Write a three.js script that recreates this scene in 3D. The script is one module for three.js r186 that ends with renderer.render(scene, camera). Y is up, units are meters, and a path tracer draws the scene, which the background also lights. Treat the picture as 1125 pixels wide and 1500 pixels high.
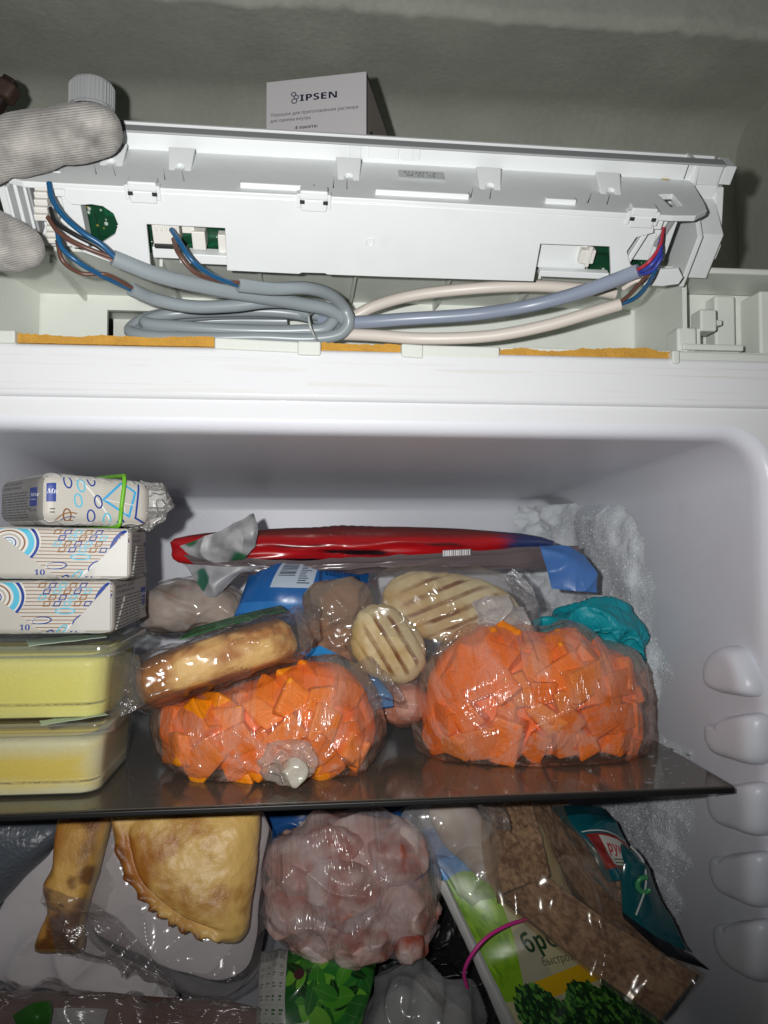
import * as THREE from 'three';
import { ImprovedNoise } from 'three/addons/math/ImprovedNoise.js';
import { RoundedBoxGeometry } from 'three/addons/geometries/RoundedBoxGeometry.js';
import { MarchingCubes } from 'three/addons/objects/MarchingCubes.js';
import { mergeGeometries, mergeVertices, toCreasedNormals } from 'three/addons/utils/BufferGeometryUtils.js';

// ---------- camera, light, exposure ----------
const scene = new THREE.Scene();
const FL = 1170, EYE = 1.4, RAD = Math.PI / 180;
const camera = new THREE.PerspectiveCamera(2 * Math.atan(750 / FL) / RAD, 0.75, 0.01, 30);
camera.position.set(0, EYE, 0);
camera.rotation.order = 'YXZ';
camera.rotation.y = -5.5 * RAD;
camera.rotation.x = 2.2 * RAD;
camera.updateMatrixWorld(true);
scene.add(camera);
scene.background = new THREE.Color(0.012, 0.0125, 0.013);
const renderer = new THREE.WebGLRenderer({ antialias: true });
renderer.toneMapping = THREE.LinearToneMapping;
renderer.toneMappingExposure = 1;
renderer.shadowMap.enabled = true;
// the phone's flash, beside the lens: the only light
const flash = new THREE.SpotLight(new THREE.Color(1.0, 0.99, 0.975), 0.88, 0, 56 * RAD, 1, 2);
flash.position.set(-0.03, EYE + 0.014, 0.0);
flash.target.position.set(0.0, EYE + 0.135, -0.5);
flash.castShadow = true; flash.shadow.radius = 0.22; flash.shadow.mapSize.set(2048, 2048);
flash.shadow.camera.near = 0.05; flash.shadow.camera.far = 4;
scene.add(flash, flash.target);

// ---------- helpers ----------
let seed = 7;
const rnd = () => { seed = (seed + 0x6d2b79f5) | 0; let t = Math.imul(seed ^ (seed >>> 15), 1 | seed); t = (t + Math.imul(t ^ (t >>> 7), 61 | t)) ^ t; return ((t ^ (t >>> 14)) >>> 0) / 4294967296; };
const rr = (a, b) => a + (b - a) * rnd();
const V = (x, y, z) => new THREE.Vector3(x, y, z);
const noise = new ImprovedNoise();
const nz = (x, y, z = 0) => noise.noise(x + 31.7, y + 17.3, z + 5.1);
const fbm = (x, y, z = 0, o = 4) => { let s = 0, a = 0.5; for (let i = 0; i < o; i++) { s += a * nz(x, y, z + i * 7); x *= 2.03; y *= 2.03; z *= 2.03; a *= 0.5; } return s; };
const ridge = (x, y, z = 0) => 1 - Math.min(1, Math.abs(nz(x, y, z)) * 2.6);
const dirOf = (px, py) => V((px - 562.5) / FL, -(py - 750) / FL, -1).transformDirection(camera.matrixWorld);
// measured photo position -> point of the place, at a depth D in front of the eye / at a height / on a plane
const P = (px, py, D) => { const d = dirOf(px, py); return d.multiplyScalar(D / -d.z).add(camera.position); };
const onY = (px, py, y) => { const d = dirOf(px, py); return d.multiplyScalar((y - EYE) / d.y).add(camera.position); };
const onPlane = (px, py, o, n) => { const d = dirOf(px, py); return d.multiplyScalar(o.clone().sub(camera.position).dot(n) / d.dot(n)).add(camera.position); };

const taken = {};
const numbered = (n) => { const k = taken[n] = (taken[n] ?? -1) + 1; return k ? `${n}_${String(k).padStart(3, '0')}` : n; };
function thing(name, label, category, origin, group) {
  const o = new THREE.Group(); o.name = numbered(name); o.position.copy(origin);
  o.userData = { label, category }; if (group) o.userData.group = group;
  scene.add(o); return o;
}
const worldOf = (o) => { const p = V(0, 0, 0); for (let k = o; k && k !== scene; k = k.parent) p.add(k.position); return p; };
// a part whose geometry is given in the place's own axes
function part(parent, name, geo, mat, label) {
  const g = Array.isArray(geo) ? mergeGeometries(geo.map((q) => { const c = q.index ? q.toNonIndexed() : q; for (const k of Object.keys(c.attributes)) if (!['position', 'normal', 'uv'].includes(k)) c.deleteAttribute(k); return c; })) : geo;
  const p = worldOf(parent); g.translate(-p.x, -p.y, -p.z);
  const m = new THREE.Mesh(g, mat); m.name = name; m.castShadow = m.receiveShadow = true;
  if (label) m.userData.label = label;
  parent.add(m); return m;
}
function struct(name, geo, mat, label) {
  const m = new THREE.Mesh(geo, mat); m.name = name; m.castShadow = m.receiveShadow = true;
  m.userData = { kind: 'structure', label, category: name.replace(/_.*/, '') }; scene.add(m); return m;
}
const bx = (x0, x1, y0, y1, d0, d1, r = 0) => {
  const w = Math.abs(x1 - x0), h = Math.abs(y1 - y0), d = Math.abs(d1 - d0);
  const g = r ? new RoundedBoxGeometry(w, h, d, 2, Math.min(r, w / 2.01, h / 2.01, d / 2.01)) : new THREE.BoxGeometry(w, h, d);
  return g.translate((x0 + x1) / 2, (y0 + y1) / 2, -(d0 + d1) / 2);
};
const basis = (o, x, y, z) => new THREE.Matrix4().makeBasis(x, y, z).setPosition(o);
const tube = (pts, r, seg = 0, rs = 10) => new THREE.TubeGeometry(new THREE.CatmullRomCurve3(pts, false, 'centripetal'), seg || pts.length * 10, r, rs, false);
const capsule = (p, r) => new THREE.SphereGeometry(r, 12, 8).translate(p.x, p.y, p.z);
const shapeOf = (pts) => { const s = new THREE.Shape(); pts.forEach((p, i) => (i ? s.lineTo(p[0], p[1]) : s.moveTo(p[0], p[1]))); s.closePath(); return s; };
const meterUV = (g, k = 1) => { // box-projected uv in metres
  const p = g.attributes.position, n = g.attributes.normal, uv = new Float32Array(p.count * 2);
  for (let i = 0; i < p.count; i++) {
    const ax = Math.abs(n.getX(i)), ay = Math.abs(n.getY(i)), az = Math.abs(n.getZ(i));
    const [u, v] = az >= ax && az >= ay ? [p.getX(i), p.getY(i)] : ax >= ay ? [p.getZ(i), p.getY(i)] : [p.getX(i), p.getZ(i)];
    uv[i * 2] = u * k; uv[i * 2 + 1] = v * k;
  }
  return g.setAttribute('uv', new THREE.BufferAttribute(uv, 2));
};
// textures
function field(n, f, srgb) { // DataTexture from f(u, v) -> grey or [r,g,b] in 0..1
  const a = new Uint8Array(n * n * 4);
  for (let y = 0; y < n; y++) for (let x = 0; x < n; x++) {
    const c = f(x / n, y / n), q = Array.isArray(c) ? c : [c, c, c], i = (y * n + x) * 4;
    for (let k = 0; k < 3; k++) a[i + k] = Math.max(0, Math.min(255, q[k] * 255)); a[i + 3] = 255;
  }
  const t = new THREE.DataTexture(a, n, n); t.wrapS = t.wrapT = THREE.RepeatWrapping; t.magFilter = THREE.LinearFilter; t.minFilter = THREE.LinearMipmapLinearFilter;
  if (srgb) t.colorSpace = THREE.SRGBColorSpace; t.needsUpdate = true; return t;
}
// noise that tiles: blend of four shifted samples
const tiled = (f, s) => (u, v) => { const a = f(u * s, v * s), b = f((u - 1) * s, v * s), c = f(u * s, (v - 1) * s), d = f((u - 1) * s, (v - 1) * s); const su = u * u * (3 - 2 * u), sv = v * v * (3 - 2 * v); return (a * (1 - su) + b * su) * (1 - sv) + (c * (1 - su) + d * su) * sv; };
const rep = (t, k, l = k) => { const c = t.clone(); c.repeat.set(k, l); c.needsUpdate = true; return c; };
function canvasTex(w, h, draw, flip) {
  const c = document.createElement('canvas'); c.width = w; c.height = h; const g = c.getContext('2d'); draw(g, w, h);
  const t = new THREE.CanvasTexture(c); t.colorSpace = THREE.SRGBColorSpace; t.anisotropy = 8; return t;
}
const std = (r, g, b, rough, o = {}) => new THREE.MeshPhysicalMaterial({ color: new THREE.Color().setRGB(r, g, b), roughness: rough, side: THREE.DoubleSide, ...o });

const plasterT = field(512, tiled((u, v) => 0.5 + 0.55 * fbm(u, v, 0, 5) + 0.25 * fbm(u * 6, v * 6, 9, 3), 9));
const plasterC = field(512, tiled((u, v) => 0.82 + 0.22 * fbm(u * .8, v * .8, 3, 4) + 0.14 * fbm(u * 9, v * 9, 4, 2), 6));
const grainT = field(256, tiled((u, v) => 0.5 + 0.5 * fbm(u, v, 0, 3), 26));
const smudgeT = field(512, tiled((u, v) => 0.42 + 0.5 * fbm(u, v, 2, 5), 5));
const wrinkleT = field(512, tiled((u, v) => {
  const wx = 0.9 * fbm(u * .7, v * .7, 1, 3), wy = 0.9 * fbm(u * .7, v * .7, 8, 3);
  return 0.75 * Math.pow(ridge(u + wx, v + wy, 3), 3) + 0.14 * Math.pow(ridge(u * 2.2 + wy, v * 2.2 - wx, 6), 3);
}, 5));
const streakT = field(512, tiled((u, v) => 0.6 * Math.pow(ridge(u * 3.2 + fbm(u, v, 1, 2), v * .7 + 1.2 * fbm(u, v * .6, 4, 2), 3), 3) + .25 * Math.pow(ridge(u * 7, v * 1.1 + fbm(u, v, 5, 2), 9), 3), 4));
const hazeT = field(256, tiled((u, v) => 0.93 + 0.42 * fbm(u, v, 4, 4), 4));

const contactT = field(512, tiled((u, v) => { const k = fbm(u, v, 7, 4) + .25 * fbm(u * 5, v * 5, 2, 2); return .80 + .20 * THREE.MathUtils.smoothstep(k, -.14, .07); }, 6));

const dirtT = field(512, tiled((u, v) => Math.min(1, .985 + .10 * Math.min(0, fbm(u, v, 3, 5) - .05) - .10 * Math.pow(Math.max(0, nz(u * 2.2, v * 2.2, 6) - .35) * 2, 2)), 6));
const M = {
  plaster: std(.74, .77, .67, .95, { bumpMap: rep(plasterT, 3), bumpScale: .0013, map: rep(plasterC, 2.5) }),
  white: std(.78, .79, .81, .34, { roughnessMap: rep(smudgeT, 3), bumpMap: rep(grainT, 30), bumpScale: .00012 }),
  liner: std(.80, .82, .885, .36, { map: rep(dirtT, 3), bumpMap: rep(grainT, 14), bumpScale: .0002 }),
  panel: std(.75, .78, .78, .42, { map: rep(dirtT, 5), bumpMap: rep(grainT, 40), bumpScale: .00006 }),
  tray: std(.72, .75, .69, .45, { map: rep(dirtT, 6), bumpMap: rep(grainT, 30), bumpScale: .0001 }),
  foam: std(.66, .35, .055, .95, { bumpMap: rep(plasterT, 22), bumpScale: .0015, map: rep(plasterC, 16) }),
  greyCable: std(.27, .31, .33, .33), blueGrey: std(.25, .29, .37, .33), cream: std(.66, .60, .54, .4),
  blue: std(.010, .085, .20, .35), brown: std(.11, .05, .035, .4), black: std(.012, .012, .014, .4), red: std(.42, .03, .05, .4), pink: std(.4, .22, .2, .4), royal: std(.03, .05, .33, .4),
  conn: std(.72, .71, .66, .45), metal: std(.6, .6, .58, .3, { metalness: .9 }), dark: std(.02, .02, .02, .6),
};

// ---------- setting: the niche above and behind the fridge ----------
const D0 = 0.48;                                   // front of the fridge
const NB = 0.97, NY = P(560, 168, NB).y;           // back wall of the niche, its ceiling
const NX = P(1078, 200, NB).x;
{
  // ceiling underside with a rounded cove into the wall behind and a rough front edge
  const prof = [], edgeD = 0.775;
  for (let i = 0; i <= 6; i++) prof.push([EYE + .30 + .09 * i / 6 * 1.6, NB]);
  for (let i = 1; i <= 6; i++) { const a = i / 6 * Math.PI / 2; prof.push([NY - .05 + .05 * Math.sin(a), NB - .05 * (1 - Math.cos(a))]); }
  for (let i = 1; i <= 14; i++) prof.push([NY, NB - .05 - (NB - .05 - edgeD) * i / 14]);
  prof.push([NY + .012, edgeD - .004], [NY + .05, edgeD - .006], [NY + .3, edgeD - .006], [NY + .3, NB + .1], [EYE + .3, NB + .1]);
  const N = 150, x0 = -1.1, x1 = NX + .35, pos = [], idx = [], uv = []; let run = 0;
  prof.forEach((q, j) => {
    if (j) run += Math.hypot(q[0] - prof[j - 1][0], q[1] - prof[j - 1][1]);
    for (let i = 0; i <= N; i++) {
      const x = x0 + (x1 - x0) * i / N, edge = Math.exp(-(((q[1] - edgeD) / .03) ** 2)) * (q[0] < NY + .06 ? 1 : 0);
      const w = .0018 * fbm(x * 4, q[1] * 4, q[0] * 4, 3), e = edge * (.006 * fbm(x * 9, 2, 0, 4) + .004 * nz(x * 60, 4));
      pos.push(x, q[0] + w + e, -(q[1] + w - e)); uv.push(x, run);
      if (i < N && j < prof.length - 1) { const a = j * (N + 1) + i, b = a + N + 1; idx.push(a, a + 1, b, b, a + 1, b + 1); }
    }
  });
  const g = new THREE.BufferGeometry(); g.setAttribute('position', new THREE.Float32BufferAttribute(pos, 3)); g.setAttribute('uv', new THREE.Float32BufferAttribute(uv, 2)); g.setIndex(idx); g.computeVertexNormals();
  struct('ceiling', g, M.plaster, 'rough grey plaster ceiling of the niche with a chipped front edge');
  const w = new THREE.PlaneGeometry(.9, 1.5, 90, 90), p = w.attributes.position;
  for (let i = 0; i < p.count; i++) p.setZ(i, .008 * fbm(p.getX(i) * 5, p.getY(i) * 5, 3, 4));
  w.computeVertexNormals(); meterUV(w); w.rotateY(-Math.PI / 2); w.translate(NX, EYE + .2, -.75);
  const w2 = bx(NX + .012, NX + .1, EYE - .55, EYE + .95, .30, 1.2);
  struct('wall_right', mergeGeometries([w, w2]), M.plaster, 'grey plastered wall of the niche to the right of the fridge');
  struct('wall_back', meterUV(bx(-1.1, NX + .35, EYE - .55, EYE + .31, NB + .004, NB + .1)), M.plaster, 'grey plastered wall behind the fridge');
}

// ---------- fridge ----------
const yLipT = P(560, 637, D0).y, yBandT = P(560, 516, D0).y, yTray = P(1060, 402, D0).y, yFloor = EYE - .372, YS = EYE - .150;
const xL = P(-112, 760, D0).x, xR = P(1117, 760, D0).x, OUT = .045;
const fridge = thing('refrigerator', 'open white fridge freezer with its top control panel pulled out and frost on the walls', 'refrigerator', V((xL + xR) / 2, yFloor - .05, -D0));
{
  const rr4 = (l, r, b, t, rad, n = 8) => { const a = []; for (const [cx, cy, s] of [[r - rad, t - rad, 0], [l + rad, t - rad, 1], [l + rad, b + rad, 2], [r - rad, b + rad, 3]]) for (let i = 0; i <= n; i++) { const q = (s + i / n) * Math.PI / 2; a.push([cx + rad * Math.cos(q), cy + rad * Math.sin(q)]); } return a; };
  // liner: rings from the rounded lip to the back wall
  const rings = [[D0 - .001, .0085, .034], [D0 - .0005, .006, .032], [D0 + .0015, .003, .03], [D0 + .006, .0006, .028], [D0 + .014, 0, .027]], pos = [], idx = [], uv = [];
  const all = rings.map(([d, o, r]) => [d, rr4(xL - o, xR + o, yFloor - o, yLipT + o, r)]);
  const bl = P(160, 760, .9).x, br = P(803, 760, .9).x + .004, bt = P(520, 730, .9).y;
  for (let i = 1; i <= 10; i++) { const t = i / 10, m = (a, b) => a + (b - a) * t; all.push([m(D0 + .014, .875), rr4(m(xL, bl), m(xR, br), yFloor, m(yLipT, bt), .026)]); }
  for (let i = 1; i <= 5; i++) { const q = i / 5 * Math.PI / 2, o = .016 * (1 - Math.cos(q)); all.push([.875 + .016 * Math.sin(q), rr4(bl + o, br - o, yFloor + o, bt - o, .026 - o * .5)]); }
  const n = all[0][1].length;
  all.forEach(([d, ring], j) => ring.forEach(([x, y], i) => {
    pos.push(x, y, -d); uv.push(x + y, d);
    if (j < all.length - 1) { const a = j * n + i, b = j * n + (i + 1) % n; idx.push(a, a + n, b, b, a + n, b + n); }
  }));
  const last = (all.length - 1) * n, c = pos.length / 3; pos.push((bl + br) / 2, (bt + yFloor) / 2, -.891); uv.push((bl + br + bt + yFloor) / 2, .95);
  for (let i = 0; i < n; i++) idx.push(last + i, c, last + (i + 1) % n);
  const g = new THREE.BufferGeometry(); g.setAttribute('position', new THREE.Float32BufferAttribute(pos, 3)); g.setAttribute('uv', new THREE.Float32BufferAttribute(uv, 2)); g.setIndex(idx); g.computeVertexNormals();
  part(fridge, 'freezer_liner', g, M.liner, 'white moulded plastic freezer compartment');
  // front frame round the opening
  const s = shapeOf([[xL - OUT, yFloor - .06], [xR + OUT, yFloor - .06], [xR + OUT, yBandT - .03], [xL - OUT, yBandT - .03]]);
  s.holes.push(new THREE.Path(rr4(xL - .0085, xR + .0085, yFloor - .0085, yLipT + .0085, .034).map((q) => new THREE.Vector2(...q))));
  part(fridge, 'front_frame', meterUV(new THREE.ExtrudeGeometry(s, { depth: .02, bevelEnabled: false, curveSegments: 12 }).translate(0, 0, -D0 - .0192)), M.white);
  const yG = P(560, 590, D0).y;
  part(fridge, 'top_rail', meterUV(bx(xL - OUT, xR + OUT, yG, yBandT, D0 - .0045, D0 + .012, .0035)), (() => { const m = M.white.clone(); m.map = canvasTex(2048, 256, (g, w, h) => { g.fillStyle = '#ffffff'; g.fillRect(0, 0, w, h); for (let i = 0; i < 90; i++) { g.fillStyle = ['rgba(205,190,155,.10)', 'rgba(185,185,190,.09)', 'rgba(215,200,170,.08)'][i % 3]; g.beginPath(); g.ellipse(rr(0, w), [40, 66, 100, 205, 232][i % 5] + rr(-8, 8), rr(8, 150), rr(1, i % 7 ? 3 : 11), rr(-.02, .02), 0, 7); g.fill(); } }); m.map.wrapS = m.map.wrapT = THREE.RepeatWrapping; m.map.repeat.set(1.7, 24); return m; })(), 'white top rail with scratches and dirty marks');
  part(fridge, 'side_panel', [bx(xL - OUT, xL - OUT + .004, yFloor - .06, yTray, D0 + .021, .94), bx(xR + OUT - .004, xR + OUT, yFloor - .06, yTray - .001, D0 + .021, .94), bx(xL - OUT + .005, xR + OUT - .005, yFloor - .06, yFloor - .05, D0 + .022, .94), bx(xL - OUT + .005, xR + OUT - .005, yFloor - .05, yTray - .04, .93, .94)].map((q) => meterUV(q)), M.white);
  // worktop and the hollow housing that took the control panel
  const yF = P(560, 500, D0).y - .004, BD = .562;
  part(fridge, 'worktop', meterUV(bx(xL - OUT - .004, xR + OUT + .004, yTray, yTray + .004, D0 - .002, .945, .0015)), M.tray);
  const tx0 = P(52, 470, BD).x, tx1 = P(932, 470, BD).x, hx0 = P(157, 470, BD).x, hx1 = P(236, 470, BD).x, hy = P(200, 455, BD).y;
  part(fridge, 'housing_wall', [bx(tx0 - .05, hx0, yF, yTray, BD, BD + .004), bx(hx1, tx1 + .01, yF, yTray, BD, BD + .004), bx(hx0, hx1, hy, yTray, BD, BD + .004), bx(hx0 - .01, hx1 + .04, yF, hy + .02, BD + .06, BD + .064)].map((q) => meterUV(q)), M.tray);
  part(fridge, 'housing_floor', meterUV(bx(xL - OUT, xR + OUT, yF - .004, yF, D0 + .002, BD + .064)), M.tray);
  for (const [a, b] of [[73, 386], [235, 396], [379, 400], [522, 403], [664, 411], [792, 427]]) { const x = P(a, b, D0 + .004).x; part(fridge, 'rib', bx(x - .0009, x + .0009, yTray - .0045, yTray - .0002, D0 + .006, BD - .0005), M.tray); }
  const wall = (x0, d0, x1, d1, y0, y1, t = .003) => { const a = V(x0, 0, -d0), b = V(x1, 0, -d1), L = a.distanceTo(b), g = new THREE.BoxGeometry(L, y1 - y0, t); g.rotateY(-Math.atan2(b.z - a.z, b.x - a.x)); return g.translate((x0 + x1) / 2, (y0 + y1) / 2, -(d0 + d1) / 2); };
  part(fridge, 'housing_end', meterUV(wall(P(932, 470, BD).x, BD - .001, P(1003, 460, D0 + .006).x, D0 + .006, yF, yTray)), M.tray);
  part(fridge, 'housing_end', meterUV(wall(P(55, 470, BD).x, BD - .001, P(-60, 460, D0 + .006).x, D0 + .006, yF, yTray)), M.tray);
  // right pocket with its catch
  const q0 = P(1012, 460, .515).x, q1 = xR + OUT;
  part(fridge, 'pocket', [bx(q0, q1, yF, yTray - .0005, .520, .523), bx(q0 + .012, P(1078, 470, .505).x, yF, P(1050, 432, .505).y, .505, .5195, .002), bx(P(1107, 470, .50).x, q1, yF, P(1110, 425, .495).y, .495, .5195, .002), bx(P(1000, 470, .484).x, P(1090, 520, .484).x, P(1050, 513, .484).y, P(1050, 504, .484).y, .484, .503, .001)].map((q) => meterUV(q)), M.tray);
  part(fridge, 'catch', [bx(P(1022, 470, .49).x, P(1046, 470, .49).x, P(1030, 487, .49).y, P(1030, 455, .49).y, .486, .5, .0015), bx(P(990, 470, .488).x, P(1019, 470, .488).x, P(1000, 516, .488).y, P(1000, 480, .488).y, .486, .503, .002), bx(P(1044, 470, .492).x, P(1055, 470, .492).x, P(1050, 478, .492).y, P(1050, 470, .492).y, .489, .494, .001), bx(P(1019, 470, .49).x, P(1024, 470, .49).x, P(1020, 514, .49).y, P(1020, 482, .49).y, .488, .502, .0006)], M.tray);
  // broken front lip, foam behind it
  const strip = (x0, y0, x1, y1, h, d) => { const a = P(x0, y0, d), b = P(x1, y1, d), t = P(x0, y0 - h, d).y - a.y, L = b.x - a.x, N = Math.max(12, Math.round(L / .0012)), g = new THREE.BoxGeometry(L, t, .008, N, 5, 3).toNonIndexed(); const p = g.attributes.position; for (let i = 0; i < p.count; i++) { const x = p.getX(i), y = p.getY(i), z = p.getZ(i), top = y / t + .5; p.setXYZ(i, x, y + (b.y - a.y) * x / L + t * top * (.6 * fbm(x * 32, x0, 0, 2) + .10 * nz(x * 480, z * 300, x0)), z + .0014 * fbm(x * 200, y * 300, z * 200, 3)); } g.computeVertexNormals(); return meterUV(toCreasedNormals(mergeVertices(g, 1e-5), .7)).translate((a.x + b.x) / 2, (a.y + b.y) / 2 + t / 2, -d - .004); };
  for (const a of [[18, 502, 314, 508, 13, .4795], [468, 520, 590, 524, 17, .4795], [731, 525, 870, 528, 15, .4795], [850, 528, 988, 532, 19, .4795], [1035, 537, 1075, 537, 5, .4795], [-20, 505, 20, 503, 7, .4795]]) part(fridge, 'foam_strip', strip(...a), M.foam, 'exposed orange insulating foam');
  const lip = (x0, y0, x1, y1, h, d, r = .0012) => { const a = P(x0, y0, d), b = P(x1, y1, d), t = P(x0, y0 - h, d).y - a.y, g = new RoundedBoxGeometry(b.x - a.x, t, .007, 2, r), p = g.attributes.position; for (let i = 0; i < p.count; i++) p.setY(i, p.getY(i) + (b.y - a.y) * p.getX(i) / (b.x - a.x)); return g.translate((a.x + b.x) / 2, (a.y + b.y) / 2 + t / 2, -d - .003); };
  part(fridge, 'lip', [lip(314, 511, 437, 517, 17, .475), lip(436, 520, 470, 521, 21, .474), lip(588, 523, 620, 525, 20, .4745), lip(618, 524, 732, 527, 19, .476), lip(-30, 503, 22, 503, 20, .475), lip(985, 531, 1140, 536, 17, .477), lip(985, 533, 996, 533, 20, .4745)], M.tray, 'broken pale plastic edge strip');
  part(fridge, 'back_lip', [lip(-40, 497, 1140, 523, 6, .4885, .0006)], M.tray);
  // shelf supports on the right wall
  for (const pts of [
    [[1050, 1003], [1047, 984], [1052, 966], [1066, 950], [1082, 945], [1098, 953], [1110, 976], [1117, 1002], [1116, 1018], [1086, 1018], [1062, 1012]],
    [[1050, 1062], [1060, 1060], [1066, 1064], [1074, 1053], [1092, 1047], [1124, 1048], [1128, 1080], [1124, 1117], [1086, 1113], [1060, 1102], [1051, 1086]],
    [[1054, 1162], [1064, 1161], [1070, 1164], [1078, 1152], [1096, 1147], [1126, 1149], [1130, 1184], [1126, 1222], [1092, 1216], [1066, 1205], [1055, 1186]],
    [[1058, 1256], [1068, 1254], [1075, 1258], [1084, 1250], [1100, 1248], [1128, 1250], [1132, 1286], [1128, 1327], [1096, 1320], [1068, 1304], [1058, 1282]],
    [[1064, 1356], [1074, 1353], [1080, 1357], [1090, 1349], [1104, 1347], [1130, 1349], [1136, 1390], [1132, 1436], [1104, 1430], [1078, 1410], [1065, 1384]]]) {
    const cx = pts.reduce((q, p) => q + p[0], 0) / pts.length, cy = pts.reduce((q, p) => q + p[1], 0) / pts.length;
    part(fridge, 'shelf_support', pillow({ pts, D: -onPlane(cx, cy, V(xR + .0005, 0, 0), V(1, 0, 0)).z, T: .0135, Tb: .002, ty: -Math.PI / 2, pw: 7, N: 120, R: 30 }), M.liner);
  }
}

// ---------- control panel held above the housing ----------
{
  const O = P(58, 266, .424), E = P(1002, 315, .424), X = E.clone().sub(O).normalize();
  let U = V(0, .743, -.669); U.sub(X.clone().multiplyScalar(U.dot(X))).normalize();
  const W = X.clone().cross(U).normalize();                    // out of the plate, up and towards the eye
  const Vd = W.clone().negate();                               // down the cover
  const L = (p) => { const d = p.clone().sub(O); return [d.dot(X), d.dot(U), d.dot(Vd)]; };
  const plate = (px, py) => { const q = L(onPlane(px, py, O, W)); return [q[0], q[1]]; };
  const cov = (px, py, u = 0) => { const q = L(onPlane(px, py, O.clone().addScaledVector(U, u), U)); return [q[0], q[2]]; };
  const uS = plate(600, 242)[1];                               // depth of the plate
  const tape = (px, py) => { const q = L(onPlane(px, py, O.clone().addScaledVector(U, uS), U)); return [q[0], q[2]]; };
  const t = thing('control_panel', 'white plastic fridge control panel turned to show its inside, held by the gloved hand', 'control panel', O);
  const put = (name, g0, m, label) => {
    const g = g0.index ? g0.toNonIndexed() : g0; g.applyMatrix4(basis(O, X, U, Vd));   // these axes mirror, so turn the faces round
    for (const a of Object.values(g.attributes)) for (let i = 0; i < a.count; i += 3) for (let c = 0; c < a.itemSize; c++) { const k = (i + 1) * a.itemSize + c, l = k + a.itemSize, q = a.array[k]; a.array[k] = a.array[l]; a.array[l] = q; }
    return part(t, name, g, m, label);
  }; // local axes: x along, y = depth of plate, z = down the cover
  const bevel = (depth, b = .0006) => ({ depth, bevelEnabled: true, bevelThickness: b, bevelSize: b * .8, bevelSegments: 2, curveSegments: 16 });
  const box = (x0, x1, y0, y1, z0, z1, r = .0006) => new RoundedBoxGeometry(x1 - x0, y1 - y0, z1 - z0, 1, r).translate((x0 + x1) / 2, (y0 + y1) / 2, (z0 + z1) / 2);
  // base plate with rounded right corner and real slots
  const A = [[36, 262], [60, 268], [560, 293], [985, 317], [1018, 317], [1034, 309], [1030, 298]].map(([a, b]) => plate(a, b));
  const xe = plate(1012, 266)[0], xs = plate(20, 250)[0];
  const ps = shapeOf([[xs, .002], [xs + .008, -.0015], ...A.slice(1), [xe, uS], [xs - .012, uS]]);
  const hole = (list) => ps.holes.push(new THREE.Path(list.map(([a, b]) => new THREE.Vector2(...plate(a, b)))));
  for (const [x, y, w] of [[150, 236, 9], [252, 244, 9], [498, 256, 5], [706, 270, 9], [880, 278, 9]]) {
    const k = (x - 450) * -.075;
    hole([[x - w - 4 , y + 2], [x - w - 2, y + 2], [x - w - 2 + k * .2, y + 21], [x - w - 6 + k * .2, y + 21]]);
    hole([[x + w + 4, y + 4], [x + w + 6.5, y + 4], [x + w + 8 + k * .2, y + 23], [x + w + 4.5 + k * .2, y + 23]]);
  }
  hole([[963, 286], [985, 285], [1000, 303], [982, 305]]);
  const pg = new THREE.ExtrudeGeometry(ps, bevel(.0022)); put('base_plate', meterUV(pg), M.panel);
  // inner face of the bezel, standing up behind the plate
  const zt = tape(600, 217)[1];
  put('bezel', box(xs - .012, tape(1066, 230)[0], uS - .0005, uS + .0022, zt, .002), M.panel);
  put('bezel_rim', box(xs - .012, tape(1068, 230)[0], uS - .002, uS + .007, zt - .0016, zt - .0001, .001), std(.36, .37, .38, .5), 'grey edge seen along the top of the panel');
  put('bezel_skin', box(xs - .012, tape(1066, 230)[0], uS + .0145, uS + .017, zt, .05), M.panel);
  for (const [a, b, c, d] of [[512, 210, 528, 231], [540, 213, 583, 232], [588, 213, 604, 234], [606, 214, 614, 234]]) { const p = tape(a, b), q = tape(c, d); put('rib', box(p[0], q[0], uS - .0016, uS - .0006, p[1], q[1], .0003), M.panel); }
  { const p = tape(1009, 238); put('seam', box(p[0], p[0] + .0005, uS - .0007, uS - .0004, zt, -.001, .0001), M.dark); }
  // clips that spring up out of the plate
  for (const [x, y] of [[168, 226], [267, 233], [510, 247], [714, 261], [888, 268]]) {
    const p = plate(x, y + 6), tongue = shapeOf([[-.0068, .008], [.0068, .008], [.0054, -.010], [.0030, -.011], [.0026, -.004], [.0006, -.0026], [-.0016, -.003], [-.0028, -.005], [-.0034, -.011], [-.0054, -.010]]);
    const g = new THREE.ExtrudeGeometry(tongue, bevel(.0014, .0004)).rotateX(-.42).translate(p[0], p[1] - .004, -.0034);
    put('clip', g, M.panel);
  }
  // raised bars along the plate
  for (const [a, b, c] of [[352, 274, 460], [549, 284, 686], [797, 297, 842]]) { const p = plate(a, b), q = plate(c, b + (c - a) * .052); put('rib', box(p[0], q[0], p[1] - .0022, p[1] + .0022, -.0034, .0004, .0008), M.panel); }
  for (const x of [210, 460, 940]) { const p = plate(x, 272 + (x - 210) * .052), g = [box(p[0] - .0075, p[0] + .0075, -.003, .0045, -.0038, .0012, .001), box(p[0] - .007, p[0] + .007, -.0034, -.0012, .001, .0075, .0008)]; for (const s of [-1, 1]) g.push(box(p[0] + s * .0082 - .001, p[0] + s * .0082 + .001, -.003, .002, -.002, .006, .0005)); for (const s of [-1, 1]) put('gap', box(p[0] + s * .0062 - .0013, p[0] + s * .0062 + .0013, -.0038, -.0030, .0012, .0032, .0002), M.dark); put('hinge_tab', mergeGeometries(g), M.panel); }
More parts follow.
